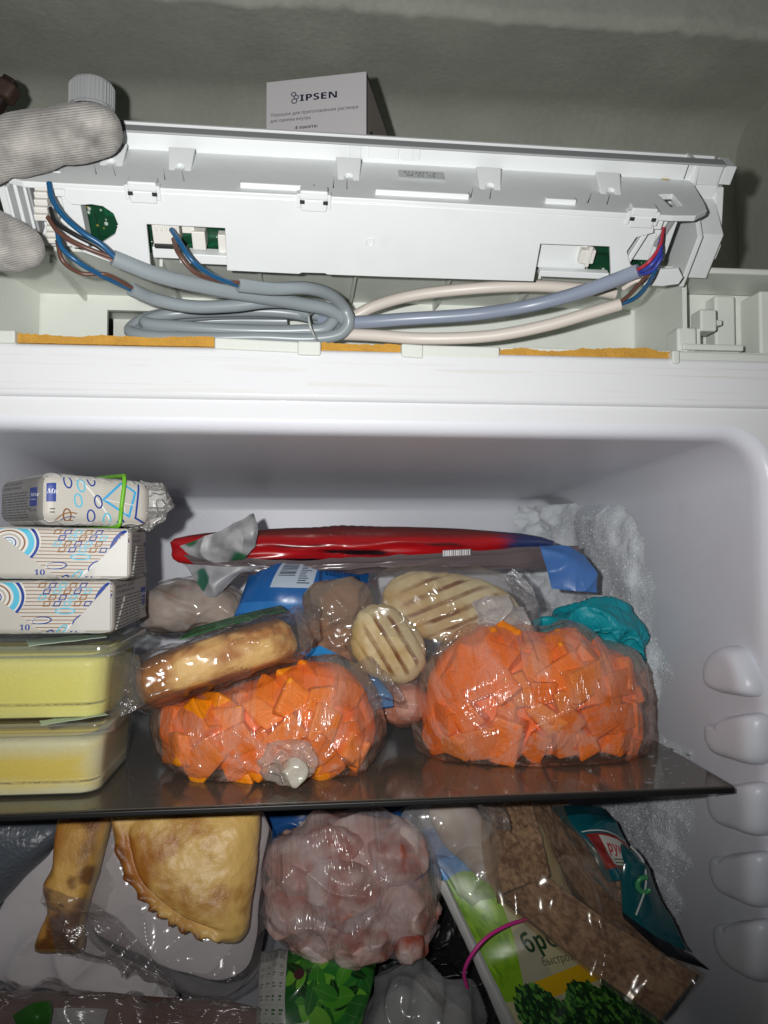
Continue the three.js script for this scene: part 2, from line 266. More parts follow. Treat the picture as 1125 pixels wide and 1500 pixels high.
  // printed date on the plate
  {
    const tx = canvasTex(256, 96, (g, w, h) => { g.fillStyle = '#c5cac9'; g.fillRect(0, 0, w, h); g.fillStyle = '#555a5c'; g.font = 'bold 34px monospace'; g.fillText('0112077.9', 30, 44); g.fillText('08 01 15', 44, 78); });
    const p = plate(616, 262), k = new THREE.PlaneGeometry(.026, .0095).translate(p[0], p[1], -.0026); { const u = k.attributes.uv; for (let i = 0; i < u.count; i++) u.setY(i, k.attributes.position.getY(i) > p[1] ? 1 : 0); }
    put('printed_code', k, new THREE.MeshStandardMaterial({ map: tx, roughness: .5, side: THREE.DoubleSide }));
    const q = plate(974, 264), st = new THREE.CircleGeometry(.0028, 14).scale(1, .7, 1).rotateX(Math.PI).translate(q[0], q[1], -.0008); put('stain', st, std(.62, .45, .2, .7));
  }
  // cover with its cut-outs
  const cs = shapeOf([[96, 274], [560, 298], [955, 321], [955, 338], [930, 345], [916, 366], [922, 388], [944, 396], [992, 392], [998, 404], [992, 413], [968, 416], [895, 412], [893, 358], [790, 354], [780, 409], [560, 402], [480, 399], [476, 397], [442, 396], [438, 398], [334, 393], [331, 331], [214, 325], [220, 386], [163, 381], [122, 366]].concat([[150, 355], [170, 342], [175, 327], [168, 310], [152, 299], [135, 296], [118, 297], [106, 296], [97, 288]]).map(([a, b]) => cov(a, b)));
  const cg = new THREE.ExtrudeGeometry(cs, bevel(.0016, .0005)).rotateX(Math.PI / 2); // shape y -> z, extruded along -y
  put('cover', meterUV(cg), M.panel, 'smooth white cover with openings over the circuit board');
  { const p = cov(542, 352); put('moulding_mark', new THREE.TorusGeometry(.0022, .0004, 6, 20).rotateX(Math.PI / 2).translate(p[0], -.0022, p[1]), M.panel); }
  // circuit board and what sits on it
  const pcb = canvasTex(1024, 128, (g, w, h) => {
    g.fillStyle = '#0b3d25'; g.fillRect(0, 0, w, h);
    for (let i = 0; i < 90; i++) { g.strokeStyle = i % 3 ? '#0f5233' : '#072a19'; g.lineWidth = rr(2, 6); g.beginPath(); let x = rr(0, w), y = rr(0, h); g.moveTo(x, y); for (let k = 0; k < 4; k++) { if (k % 2) x += rr(-70, 70); else y += rr(-40, 40); g.lineTo(x, y); } g.stroke(); }
    for (let i = 0; i < 260; i++) { g.fillStyle = i % 4 ? '#b9bdb4' : '#8a7a3a'; g.beginPath(); g.arc(rr(0, w), rr(0, h), rr(1, 3.2), 0, 7); g.fill(); }
  });
  const p0 = cov(85, 285), p1 = cov(952, 400, .012), b = t;
  const board = box(p0[0], p1[0], .016, .0176, .004, .046, .0003);
  { const p = board.attributes.position, u = board.attributes.uv; for (let i = 0; i < p.count; i++) u.setXY(i, (p.getX(i) - p0[0]) / .36, 1 - p.getZ(i) / .05); }
  put('circuit_board', board, new THREE.MeshPhysicalMaterial({ map: pcb, roughness: .35, clearcoat: .4 }));
  { const sol = []; for (let i = 0; i < 120; i++) { const x = rr(p0[0], p1[0]), z = rr(.008, .044); sol.push(new THREE.SphereGeometry(rr(.0005, .0011), 6, 4).scale(1, .6, 1).translate(x, .0158, z)); } const o = put('solder_joint', mergeGeometries(sol), M.metal); o.userData.kind = 'stuff'; }
  const cbox = (a, b2, c, d, y0, y1, m, n = 'connector') => { const ym = (b2 + d) / 2, p = [cov(a, ym)[0], cov((a + c) / 2, b2)[1]], q = [cov(c, ym)[0], cov((a + c) / 2, d)[1]]; return put(n, box(p[0], q[0], y0, y1, p[1], q[1], .0007), m ?? M.conn); };
  cbox(222, 331, 262, 362, .003, .0155); cbox(264, 333, 283, 350, .006, .0155); cbox(280, 345, 300, 372, .004, .0155); cbox(222, 368, 262, 384, .004, .014, M.panel, 'ledge'); cbox(262, 376, 334, 390, .002, .01, M.panel, 'ledge'); cbox(318, 352, 330, 380, .006, .012, M.conn);
  cbox(785, 362, 868, 404, .0085, .0095, M.panel, 'shield'); cbox(852, 372, 874, 392, .004, .0155); cbox(862, 366, 868, 396, .003, .012); cbox(790, 400, 893, 409, .001, .006, M.panel, 'ledge');
  cbox(225, 362, 258, 369, .003, .006, M.dark, 'gap');
  for (let i = 0; i < 5; i++) cbox(226 + i * 7, 334, 230 + i * 7, 342, .0022, .0032, M.conn, 'pin_slot');
  // connector blocks and ridged end on the left
  for (let i = 0; i < 5; i++) cbox(50, 270 + i * 11, 70, 279 + i * 11, -.001, .01, M.conn, 'terminal');
  for (let i = 0; i < 4; i++) cbox(68, 322 + i * 9, 84, 329 + i * 9, -.001, .008, M.conn, 'terminal');
  cbox(72, 268, 97, 290, .001, .009, M.panel, 'terminal_housing'); cbox(46, 264, 50, 345, .0, .016, std(.35, .36, .37, .5), 'end_rib'); cbox(96, 292, 122, 366, .002, .012, M.panel, 'end_rib');
  for (const [x, y, w] of [[14, 276, 5], [26, 272, 6], [38, 266, 5]]) cbox(x, y, x + w, y + 72, .001, .010, M.panel, 'end_rib');
  cbox(-6, 262, 92, 362, .0105, .0125, M.panel, 'end_wall'); cbox(20, 355, 120, 376, .012, .018, M.panel, 'bottom_flange');
  // right-hand end: clip arm, end wall and the stepped outer block
  cbox(952, 330, 990, 392, .008, .010, M.panel, 'end_wall'); cbox(925, 350, 962, 390, .007, .009, M.panel, 'end_wall'); cbox(960, 322, 972, 338, .001, .006, M.panel, 'clip_arm');
  { const a = cov(948, 336), q = cov(936, 390); put('clip_arm', box(-.0016, .0016, .0, .004, 0, .024, .0008).rotateY(-.28).translate(a[0] + .001, 0, a[1]), M.panel); put('wire_slot', box(-.0014, .0014, .004, .0065, 0, .017, .0004).rotateY(-.3).translate(cov(990, 330)[0], .001, cov(990, 330)[1]), std(.3, .3, .31, .5)); }
  { // end block: profile in (depth, down) extruded along the panel
    const xa = plate(1012, 268)[0], pr = (list, x, w, n) => { const s = shapeOf(list), g = new THREE.ExtrudeGeometry(s, bevel(w, .0006)); g.applyMatrix4(new THREE.Matrix4().makeBasis(V(0, 1, 0), V(0, 0, 1), V(1, 0, 0))).translate(x, 0, 0); put(n, meterUV(g), M.panel); };
    pr([[uS, zt], [uS + .016, zt], [uS + .016, .05], [.012, .05], [.012, .018], [uS - .004, .002]], xa + .0005, .002, 'end_wall');
    pr([[uS + .004, zt + .003], [uS + .014, zt + .003], [uS + .014, .05], [.02, .048], [.02, .02], [uS - .001, .010]], xa + .003, .016, 'end_block');
    pr([[uS + .002, .004], [uS + .012, .004], [uS + .012, .036], [.026, .038], [.026, .03]], xa + .0195, .004, 'end_block');
    pr([[uS + .0, zt], [uS + .012, zt], [uS + .012, zt + .010], [uS, zt + .010]], xa + .0195, .006, 'end_block');
  }
}

// ---------- cables ----------
{
  const cable = (label, sheath, r, path, wires, origin) => {
    const near = ([x, y, d]) => P(x, y, d - .027 * Math.max(0, Math.min(1, (445 - y) / 55)));
    const pts = path.map(near), t = thing('power_cable', label, 'cable', pts[0], 'cables behind the control panel');
    part(t, 'sheath', [tube(pts, r, pts.length * 12, 14), ...[0, pts.length - 1].map((i) => { const o = pts[i ? i - 1 : 1], d = pts[i].clone().sub(o).normalize(); return new THREE.CylinderGeometry(r * .98, r, .0006, 14).applyQuaternion(new THREE.Quaternion().setFromUnitVectors(V(0, 1, 0), d)).translate(pts[i].x, pts[i].y, pts[i].z); })], sheath);
    for (const [m, list, wr] of wires) { const w = list.map(near); part(t, 'wire', [tube(w, wr ?? .00125, w.length * 8, 8), capsule(w[w.length - 1], wr ?? .00125)], m); }
    return t;
  };
  const G = M.greyCable;
  cable('grey cable with blue, black and brown wires, upper one at the left end', G, .0042, [[166, 378, .452], [230, 403, .458], [300, 420, .466], [370, 433, .476], [440, 445, .484], [485, 455, .49], [506, 472, .496], [494, 488, .502], [440, 494, .505], [330, 493, .505], [235, 490, .505], [203, 487, .508], [222, 470, .518], [300, 460, .522], [400, 458, .52], [470, 462, .512], [500, 476, .51], [470, 490, .512], [380, 489, .515], [280, 484, .517], [225, 478, .522], [300, 470, .53], [420, 470, .53]],
    [[M.blue, [[72, 268, .448], [76, 290, .446], [92, 315, .444], [120, 340, .444], [148, 358, .447], [170, 379, .452]], .0015], [M.black, [[74, 305, .45], [82, 325, .448], [112, 345, .448], [142, 360, .45], [166, 378, .453]]], [M.brown, [[70, 318, .45], [88, 342, .447], [124, 362, .447], [164, 377, .452]]], [M.pink, [[78, 330, .452], [100, 352, .449], [134, 367, .449], [164, 380, .453]], .001]]);
  cable('grey cable with a blue and a brown wire, lower one at left end', G, .0038, [[192, 424, .462], [225, 438, .468], [280, 449, .474], [340, 448, .48], [400, 442, .485], [455, 448, .489], [490, 462, .493], [478, 480, .498], [440, 484, .50], [360, 484, .5], [260, 478, .502], [212, 472, .506], [240, 462, .512], [320, 456, .515], [420, 458, .515], [470, 468, .518]],
    [[M.blue, [[84, 338, .45], [90, 362, .449], [112, 382, .451], [150, 404, .456], [192, 424, .462]], .0014], [M.brown, [[84, 352, .452], [92, 382, .452], [118, 400, .455], [156, 402, .457], [178, 413, .46], [192, 421, .462]]]]);
  cable('grey cable plugged into the middle connector by a blue and a brown wire', G, .0038, [[349, 418, .462], [400, 423, .47], [450, 422, .478], [484, 432, .485], [504, 452, .49], [511, 472, .492], [500, 488, .495], [460, 496, .498], [380, 494, .499], [280, 495, .5], [208, 491, .503], [190, 484, .508], [215, 466, .515], [280, 458, .525], [360, 462, .53]],
    [[M.blue, [[251, 336, .459], [264, 356, .454], [282, 382, .454], [312, 404, .457], [349, 418, .462]], .0014], [M.brown, [[254, 350, .462], [262, 372, .456], [284, 398, .456], [316, 410, .459], [349, 414, .462]]]]);
  cable('blue grey cable running to the right end with a fan of red and blue wires', M.blueGrey, .0041, [[470, 468, .505], [512, 472, .497], [600, 467, .487], [700, 460, .48], [780, 447, .474], [860, 425, .466], [935, 397, .458]],
    [[M.red, [[972, 334, .456], [966, 362, .452], [950, 384, .453], [933, 396, .458]], .001], [M.royal, [[968, 350, .455], [966, 372, .451], [952, 390, .453], [935, 399, .458]], .0012], [M.royal, [[966, 356, .458], [968, 378, .453], [956, 396, .454], [937, 402, .459]], .001], [M.brown, [[970, 344, .457], [962, 368, .454], [946, 388, .455], [933, 400, .459]], .0009]]);
  cable('cream cable drooping along the lip, split into blue and brown wires', M.cream, .0038, [[452, 488, .508], [540, 491, .497], [620, 496, .488], [720, 492, .481], [800, 477, .474], [860, 460, .468], [908, 446, .463]],
    [[M.blue, [[966, 372, .456], [960, 395, .455], [948, 418, .457], [928, 438, .46], [907, 446, .463]], .0013], [M.brown, [[958, 392, .458], [938, 414, .458], [922, 432, .46], [907, 444, .463]]], [M.cream, [[956, 398, .46], [942, 408, .46], [930, 412, .46], [914, 422, .462]], .0014]]);
  cable('upper cream cable arching behind the bottom edge of the control panel', M.cream, .0037, [[470, 482, .515], [514, 466, .512], [545, 450, .508], [600, 434, .503], [690, 423, .497], [780, 419, .494], [860, 424, .492], [900, 430, .49]], []);
  const z = thing('cable_tie', 'thin translucent tie round the bundle of grey cables', 'cable tie', P(455, 480, .49));
  part(z, 'strap', tube([P(457, 459, .498), P(452, 464, .486), P(455, 480, .484), P(463, 496, .49), P(468, 498, .498)], .0008, 30, 6), std(.7, .74, .7, .3, { transmission: .4 }));
}

// ---------- shapes for food and bags ----------
function setColors(g, f) { const p = g.attributes.position, n = g.attributes.normal, a = new Float32Array(p.count * 3); for (let i = 0; i < p.count; i++) a.set(f(p.getX(i), p.getY(i), p.getZ(i), i, n && n.getY(i)), i * 3); return g.setAttribute('color', new THREE.BufferAttribute(a, 3)); }
// cushion-like body: a measured outline at depth D, swelling T forwards and Tb backwards
function pillow({ pts, D, T, Tb = T, tx = 0, ty = 0, N = 110, R = 26, pw = 2.4, disp, floor, color, sharp = 0 }) {
  const cx = pts.reduce((s, p) => s + p[0], 0) / pts.length, cy = pts.reduce((s, p) => s + p[1], 0) / pts.length, o = P(cx, cy, D);
  const rot = new THREE.Matrix4().makeRotationFromEuler(new THREE.Euler(tx, ty, 0)), ex = V(1, 0, 0).applyMatrix4(rot), ey = V(0, 1, 0).applyMatrix4(rot), ez = V(0, 0, 1).applyMatrix4(rot);
  const loc = pts.map(([a, b]) => { const d = onPlane(a, b, o, ez).sub(o); return V(d.dot(ex), d.dot(ey), 0); });
  const cl = sharp ? (() => { const q = []; loc.forEach((p, i) => { const n = loc[(i + 1) % loc.length]; for (let k = 0; k < 12; k++) q.push(p.clone().lerp(n, k / 12)); }); return q; })() : new THREE.CatmullRomCurve3(loc, true, 'centripetal').getPoints(loc.length * 14);
  const pol = cl.map((p) => [Math.atan2(p.y, p.x), Math.hypot(p.x, p.y)]).sort((a, b) => a[0] - b[0]);
  const rad = (t) => { t = Math.atan2(Math.sin(t), Math.cos(t)); let i = pol.findIndex((q) => q[0] > t); const b = i < 0 ? [pol[0][0] + 2 * Math.PI, pol[0][1]] : pol[i], a = i <= 0 ? (i < 0 ? pol[pol.length - 1] : [pol[pol.length - 1][0] - 2 * Math.PI, pol[pol.length - 1][1]]) : pol[i - 1]; const k = (t - a[0]) / Math.max(1e-9, b[0] - a[0]); return a[1] + (b[1] - a[1]) * k; };
  const rs = []; for (let i = 0; i < N; i++) rs.push(rad(i / N * 2 * Math.PI - Math.PI));
  const pos = [], uv = [], idx = [], col = [], rows = 2 * R;
  for (let j = 0; j <= rows; j++) {
    const q = j / rows * Math.PI, rho = Math.sin(q), front = j <= R, h = Math.pow(Math.max(0, 1 - Math.pow(rho, pw)), 1 / 2) * (front ? T : -Tb);
    for (let i = 0; i < N; i++) {
      const t = i / N * 2 * Math.PI - Math.PI, r = rs[i]; let x = r * rho * Math.cos(t), y = r * rho * Math.sin(t), z = h;
      if (disp) { const nx = rho * rho * Math.cos(t), ny = rho * rho * Math.sin(t), nw = (front ? 1 : -1) * Math.sqrt(Math.max(0, 1 - rho ** 4)), d = disp(x, y, z, rho, t); x += nx * d; y += ny * d; z += nw * d; }
      const w = o.clone().addScaledVector(ex, x).addScaledVector(ey, y).addScaledVector(ez, z);
      if (floor !== undefined && w.y < floor) w.y = floor + .0003 * Math.abs(nz(x * 300, z * 300));
      pos.push(w.x, w.y, w.z); uv.push(x, y + z * .7); if (color) col.push(...color(x, y, z, rho, t));
      if (j < rows) { const a = j * N + i, b = j * N + (i + 1) % N; idx.push(a, a + N, b, b, a + N, b + N); }
    }
  }
  const g = new THREE.BufferGeometry(); g.setAttribute('position', new THREE.Float32BufferAttribute(pos, 3)); g.setAttribute('uv', new THREE.Float32BufferAttribute(uv, 2)); if (color) g.setAttribute('color', new THREE.Float32BufferAttribute(col, 3)); g.setIndex(idx); g.computeVertexNormals();
  g.userData = { o, ex, ey, ez, rad, to: (x, y, z) => o.clone().addScaledVector(ex, x).addScaledVector(ey, y).addScaledVector(ez, z) };
  return g;
}
// bent sheet through measured points [px, py, D], with thickness t behind it
function sheet(grid, { n = 30, m = 30, t = .0006, disp, puff, uvm } = {}) {
  const G = grid.map((r) => r.map((q) => (q.isVector3 ? q : P(...q)))), pos = [], uv = [], idx = [];
  const at = (u, v) => { const row = G.map((r) => new THREE.CatmullRomCurve3(r.length > 2 ? r : [r[0], r[0].clone().lerp(r[1], .5), r[1]]).getPoint(u)); return new THREE.CatmullRomCurve3(row.length > 2 ? row : [row[0], row[0].clone().lerp(row[1], .5), row[1]]).getPoint(v); };
  const F = [], Nn = [];
  for (let j = 0; j <= m; j++) for (let i = 0; i <= n; i++) F.push(at(i / n, j / m));
  const id = (i, j) => j * (n + 1) + i;
  for (let j = 0; j <= m; j++) for (let i = 0; i <= n; i++) { const a = F[id(Math.min(n, i + 1), j)].clone().sub(F[id(Math.max(0, i - 1), j)]), b = F[id(i, Math.min(m, j + 1))].clone().sub(F[id(i, Math.max(0, j - 1))]); Nn.push(b.cross(a).normalize()); }
  for (const s of [0, 1]) for (let j = 0; j <= m; j++) for (let i = 0; i <= n; i++) {
    const k = id(i, j), u = i / n, v = j / m, pf = puff ? puff * Math.pow(Math.sin(Math.PI * u) * Math.sin(Math.PI * v), .5) : 0, d = (disp ? disp(u, v, F[k]) : 0) + (s ? -t - pf : pf), w = F[k].clone().addScaledVector(Nn[k], d);
    pos.push(w.x, w.y, w.z); uv.push(u, 1 - v);
  }
  const K = (n + 1) * (m + 1);
  for (let j = 0; j < m; j++) for (let i = 0; i < n; i++) { const a = id(i, j), b = id(i + 1, j), c = id(i, j + 1), d = id(i + 1, j + 1); idx.push(a, c, b, b, c, d, a + K, b + K, c + K, b + K, d + K, c + K); }
  const edge = []; for (let i = 0; i < n; i++) edge.push([id(i + 1, 0), id(i, 0)], [id(i, m), id(i + 1, m)]); for (let j = 0; j < m; j++) edge.push([id(0, j), id(0, j + 1)], [id(n, j + 1), id(n, j)]);
  let g = new THREE.BufferGeometry(); g.setAttribute('position', new THREE.Float32BufferAttribute(pos, 3)); g.setAttribute('uv', new THREE.Float32BufferAttribute(uv, 2)); g.setIndex(idx); g.computeVertexNormals(); g = g.toNonIndexed();
  const ep = [], eu = [], q = (k) => ep.push(pos[k * 3], pos[k * 3 + 1], pos[k * 3 + 2]); edge.forEach(([a, b]) => { q(a); q(a + K); q(b); q(b); q(a + K); q(b + K); for (const k of [a, a, b, b, a, b]) eu.push(uv[k * 2], uv[k * 2 + 1]); });
  const e = new THREE.BufferGeometry(); e.setAttribute('position', new THREE.Float32BufferAttribute(ep, 3)); e.setAttribute('uv', new THREE.Float32BufferAttribute(eu, 2)); e.computeVertexNormals();
  const r = mergeGeometries([g, e]); if (uvm) { const a = r.attributes.uv; for (let i = 0; i < a.count; i++) a.setXY(i, a.getX(i) * uvm, a.getY(i) * uvm); } return r;
}
// evenly divided box with round edges
function rbox(w, h, d, r, n = 14, disp) {
  const g0 = new THREE.BoxGeometry(w, h, d, n, n, n); const g = mergeVertices((() => { const c = g0.clone(); c.deleteAttribute('normal'); c.deleteAttribute('uv'); c.clearGroups(); return c; })(), 1e-6), p = g.attributes.position;
  for (let i = 0; i < p.count; i++) { const v = V(p.getX(i), p.getY(i), p.getZ(i)), c = V(THREE.MathUtils.clamp(v.x, -w / 2 + r, w / 2 - r), THREE.MathUtils.clamp(v.y, -h / 2 + r, h / 2 - r), THREE.MathUtils.clamp(v.z, -d / 2 + r, d / 2 - r)); const e = v.clone().sub(c), k = e.length() || 1; e.multiplyScalar(1 / k); c.addScaledVector(e, Math.min(k, r)); if (disp) c.addScaledVector(e, disp(c.x, c.y, c.z)); p.setXYZ(i, c.x, c.y, c.z); }
  g.computeVertexNormals(); return meterUV(g);
}
// frame of a box from its near bottom-left, near bottom-right and near top-left corners
function frame(a, b, c) { const x = b.clone().sub(a), w = x.length(); x.normalize(); const y0 = c.clone().sub(a), y = y0.clone().addScaledVector(x, -y0.dot(x)), h = y.length(); y.normalize(); return { m: (d) => basis(a.clone().addScaledVector(x, w / 2).addScaledVector(y, h / 2).addScaledVector(x.clone().cross(y), -d / 2), x, y, x.clone().cross(y)), w, h, x, y, z: x.clone().cross(y) }; }
function piece(parent, name, geo, mat, at, e, s = 1) { const m = new THREE.Mesh(geo, mat); m.name = name; m.castShadow = m.receiveShadow = true; m.position.copy(at).sub(worldOf(parent)); if (e) e.isQuaternion ? m.quaternion.copy(e) : m.rotation.set(...e); m.scale.setScalar(s); parent.add(m); return m; }

const filmMat = (o = {}) => new THREE.MeshPhysicalMaterial({ color: new THREE.Color().setRGB(...(o.c ?? [.93, .92, .92])), transmission: o.t ?? .86, thickness: 0, roughness: o.r ?? .17, ior: o.ior ?? 1.5, side: THREE.DoubleSide, bumpMap: rep(o.streak ? streakT : wrinkleT, o.k ?? 8, o.k2 ?? o.k ?? 8), bumpScale: o.b ?? .0012, ...(o.haze ? { transmissionMap: rep(o.contact ? contactT : hazeT, o.haze) } : {}) });
const F = {
  clear: filmMat({ t: .97 }), bag: filmMat({ t: .9, haze: 16 }), carrot: filmMat({ t: .97, haze: 9, contact: 1, c: [.96, .79, .70], r: .15, streak: 1, k: 15, b: .0011 }), milky: filmMat({ t: .74, r: .2 }), grey: filmMat({ t: .8, c: [.7, .7, .72], haze: 10 }),
  tan: filmMat({ t: .82, c: [.75, .62, .5] }), tub: new THREE.MeshPhysicalMaterial({ color: new THREE.Color().setRGB(.9, .92, .9), transmission: .90, thickness: 0, roughness: .10, side: THREE.DoubleSide }),
  uvfilm: filmMat({ t: .92, k: 1.5 }),
};
const vc = (rough, o = {}) => new THREE.MeshPhysicalMaterial({ color: 0xffffff, vertexColors: true, roughness: rough, side: THREE.DoubleSide, ...o });
const mixc = (a, b, t) => { t = Math.max(0, Math.min(1, t)); return a.map((x, i) => x + (b[i] - x) * t); };
const crumple = (k = 26, a = .0016, s = 1) => (x, y, z) => a * (Math.pow(ridge(x * k + fbm(x * 12, y * 12, 1, 2), y * k, z * k + s), 2) * 1.4 - .6) + a * .5 * fbm(x * k * 2.5, y * k * 2.5, z * k + s, 2);

// ---------- glass shelf ----------
{
  const f = [onY(-60, 1194, YS), onY(1074, 1151, YS), onY(952, 1062, YS)]; f[2].x = Math.min(f[2].x, xR - .002);
  const fr = f[1].clone(), fl = f[0].clone(); fr.x = Math.min(fr.x, xR); fl.x = xL + .002;
  const s = shapeOf([[fl.x, -fl.z], [fr.x, -fr.z], [P(803, 900, .86).x, .86], [P(150, 900, .86).x, .86]]);
  const g = new THREE.ExtrudeGeometry(s, { depth: .0036, bevelEnabled: false }).rotateX(-Math.PI / 2).translate(0, YS - .0036, 0);
  const t = thing('freezer_shelf', 'dark tinted glass shelf across the freezer carrying the bags and butter', 'shelf', V(0, YS, -.5));
  part(t, 'glass', meterUV(g), std(.105, .097, .080, .21, { roughnessMap: rep(smudgeT, 9), specularIntensity: 1 }));
  const e = V(fr.x, YS, fr.z - .0), d = e.clone().sub(fl), L = d.length();
  part(t, 'edge_trim', new RoundedBoxGeometry(L, .0036, .003, 2, .0010).rotateY(-Math.atan2(d.z, d.x)).translate((fl.x + e.x) / 2, YS - .0022, (fl.z + e.z) / 2 + .0012), std(.012, .012, .012, .4), 'black front edge of the shelf');
  const w = part(t, 'moisture', (() => { const list = []; for (let i = 0; i < 60; i++) { const p = onY(rr(150, 930), rr(1075, 1180), YS); if (i < 26) { const q = onY(rr(950, 1010), rr(1088, 1150), YS); p.copy(q); } list.push(new THREE.SphereGeometry(rr(.0004, i < 26 ? .0035 : .0009), 8, 5).scale(1, .16, .8).translate(Math.min(p.x, xR - .004), p.y, p.z)); } return list; })(), std(.5, .52, .54, .2, { transmission: .6 })); w.userData.kind = 'stuff';
}

// ---------- frost on the right wall and in the back corner ----------
function frost(label, edge, yA, yB, dB, hmax) {
  const nx = 170, ny = 170, pos = [], uv = [], idx = [], keep = [];
  const wallX = (d) => THREE.MathUtils.lerp(xR, P(803, 760, .9).x + .004, Math.max(0, (d - D0 - .014) / (.875 - D0 - .014)));
  const ePts = edge.map(([a, b]) => { const p = onPlane(a, b, V(xR - .006, 0, 0), V(1, 0, 0)); return [p.y, -p.z]; }).sort((a, b) => a[0] - b[0]);
  const eD = (y) => { let i = ePts.findIndex((q) => q[0] > y); if (i < 0) return ePts[ePts.length - 1][1]; if (i === 0) return ePts[0][1]; const [a, b] = [ePts[i - 1], ePts[i]]; return a[1] + (b[1] - a[1]) * (y - a[0]) / (b[0] - a[0]); };
  for (let j = 0; j <= ny; j++) for (let i = 0; i <= nx; i++) {
    const y = yA + (yB - yA) * j / ny, d = .52 + (dB - .52) * i / nx, e = eD(y) + .020 * fbm(y * 42, d * 42, 3, 4), m = Math.min(1, (d - e) / .05), top = Math.min(1, (yB - y) / .02);
    const h = Math.pow(THREE.MathUtils.smoothstep(Math.min(m, top), 0, 1), .8) * (hmax * (.30 + .9 * (.5 + fbm(d * 12, y * 12, 4, 3))) + .0009 * fbm(d * 130, y * 130, 1, 2) + .0006 * nz(d * 420, y * 420)) + (d > .80 ? (d - .80) * (.16 + .5 * (.5 + fbm(d * 30, y * 34, 8, 4))) : 0);
    keep.push(m > 0 && top > 0); pos.push(wallX(d) - .0006 - Math.max(0, h), y, -d); uv.push(d, y);
  }
  for (let j = 0; j < ny; j++) for (let i = 0; i < nx; i++) { const a = j * (nx + 1) + i, q = [a, a + 1, a + nx + 1, a + nx + 2]; if (q.some((k) => keep[k])) idx.push(q[0], q[1], q[2], q[1], q[3], q[2]); }
  const g = new THREE.BufferGeometry(); g.setAttribute('position', new THREE.Float32BufferAttribute(pos, 3)); g.setAttribute('uv', new THREE.Float32BufferAttribute(uv, 2)); g.setIndex(idx); g.computeVertexNormals();
  const t = thing('frost', label, 'frost', V(xR, yA, -.6)); t.userData.kind = 'stuff';
  const cry = [], pv = V(), nv = V(), P0 = g.attributes.position, N0 = g.attributes.normal;
  for (let i = 0; i < 2600; i++) { const k = idx[Math.floor(rnd() * idx.length)]; pv.fromBufferAttribute(P0, k); nv.fromBufferAttribute(N0, k); const s = rr(.0002, .0006) * (rnd() < .12 ? 1.9 : 1); cry.push(new THREE.OctahedronGeometry(s).applyMatrix4(new THREE.Matrix4().makeRotationFromEuler(new THREE.Euler(rr(0, 6), rr(0, 6), 0))).translate(pv.x - .0003, pv.y, pv.z)); }
  part(t, 'ice_crust', g, std(.82, .86, .90, .5, { bumpMap: rep(grainT, 34), bumpScale: .0026 })).userData.kind = 'stuff';
  part(t, 'ice_crystal', cry, std(.82, .86, .9, .12, { specularIntensity: 2, clearcoat: 1, clearcoatRoughness: .1 })).userData.kind = 'stuff';
}
frost('crusty white frost on the right freezer wall above the glass shelf', [[860, 733], [905, 740], [925, 762], [940, 800], [942, 830], [955, 862], [948, 905], [960, 945], [975, 985], [966, 1012], [955, 1040], [952, 1062], [962, 1092]], YS + .001, EYE + .041, .885, .014);
frost('white frost patch on the right freezer wall below the glass shelf', [[1003, 1195], [1008, 1212], [990, 1240], [1000, 1262], [985, 1300], [994, 1330], [985, 1360], [960, 1400]], EYE - .30, YS - .005, .8, .010);

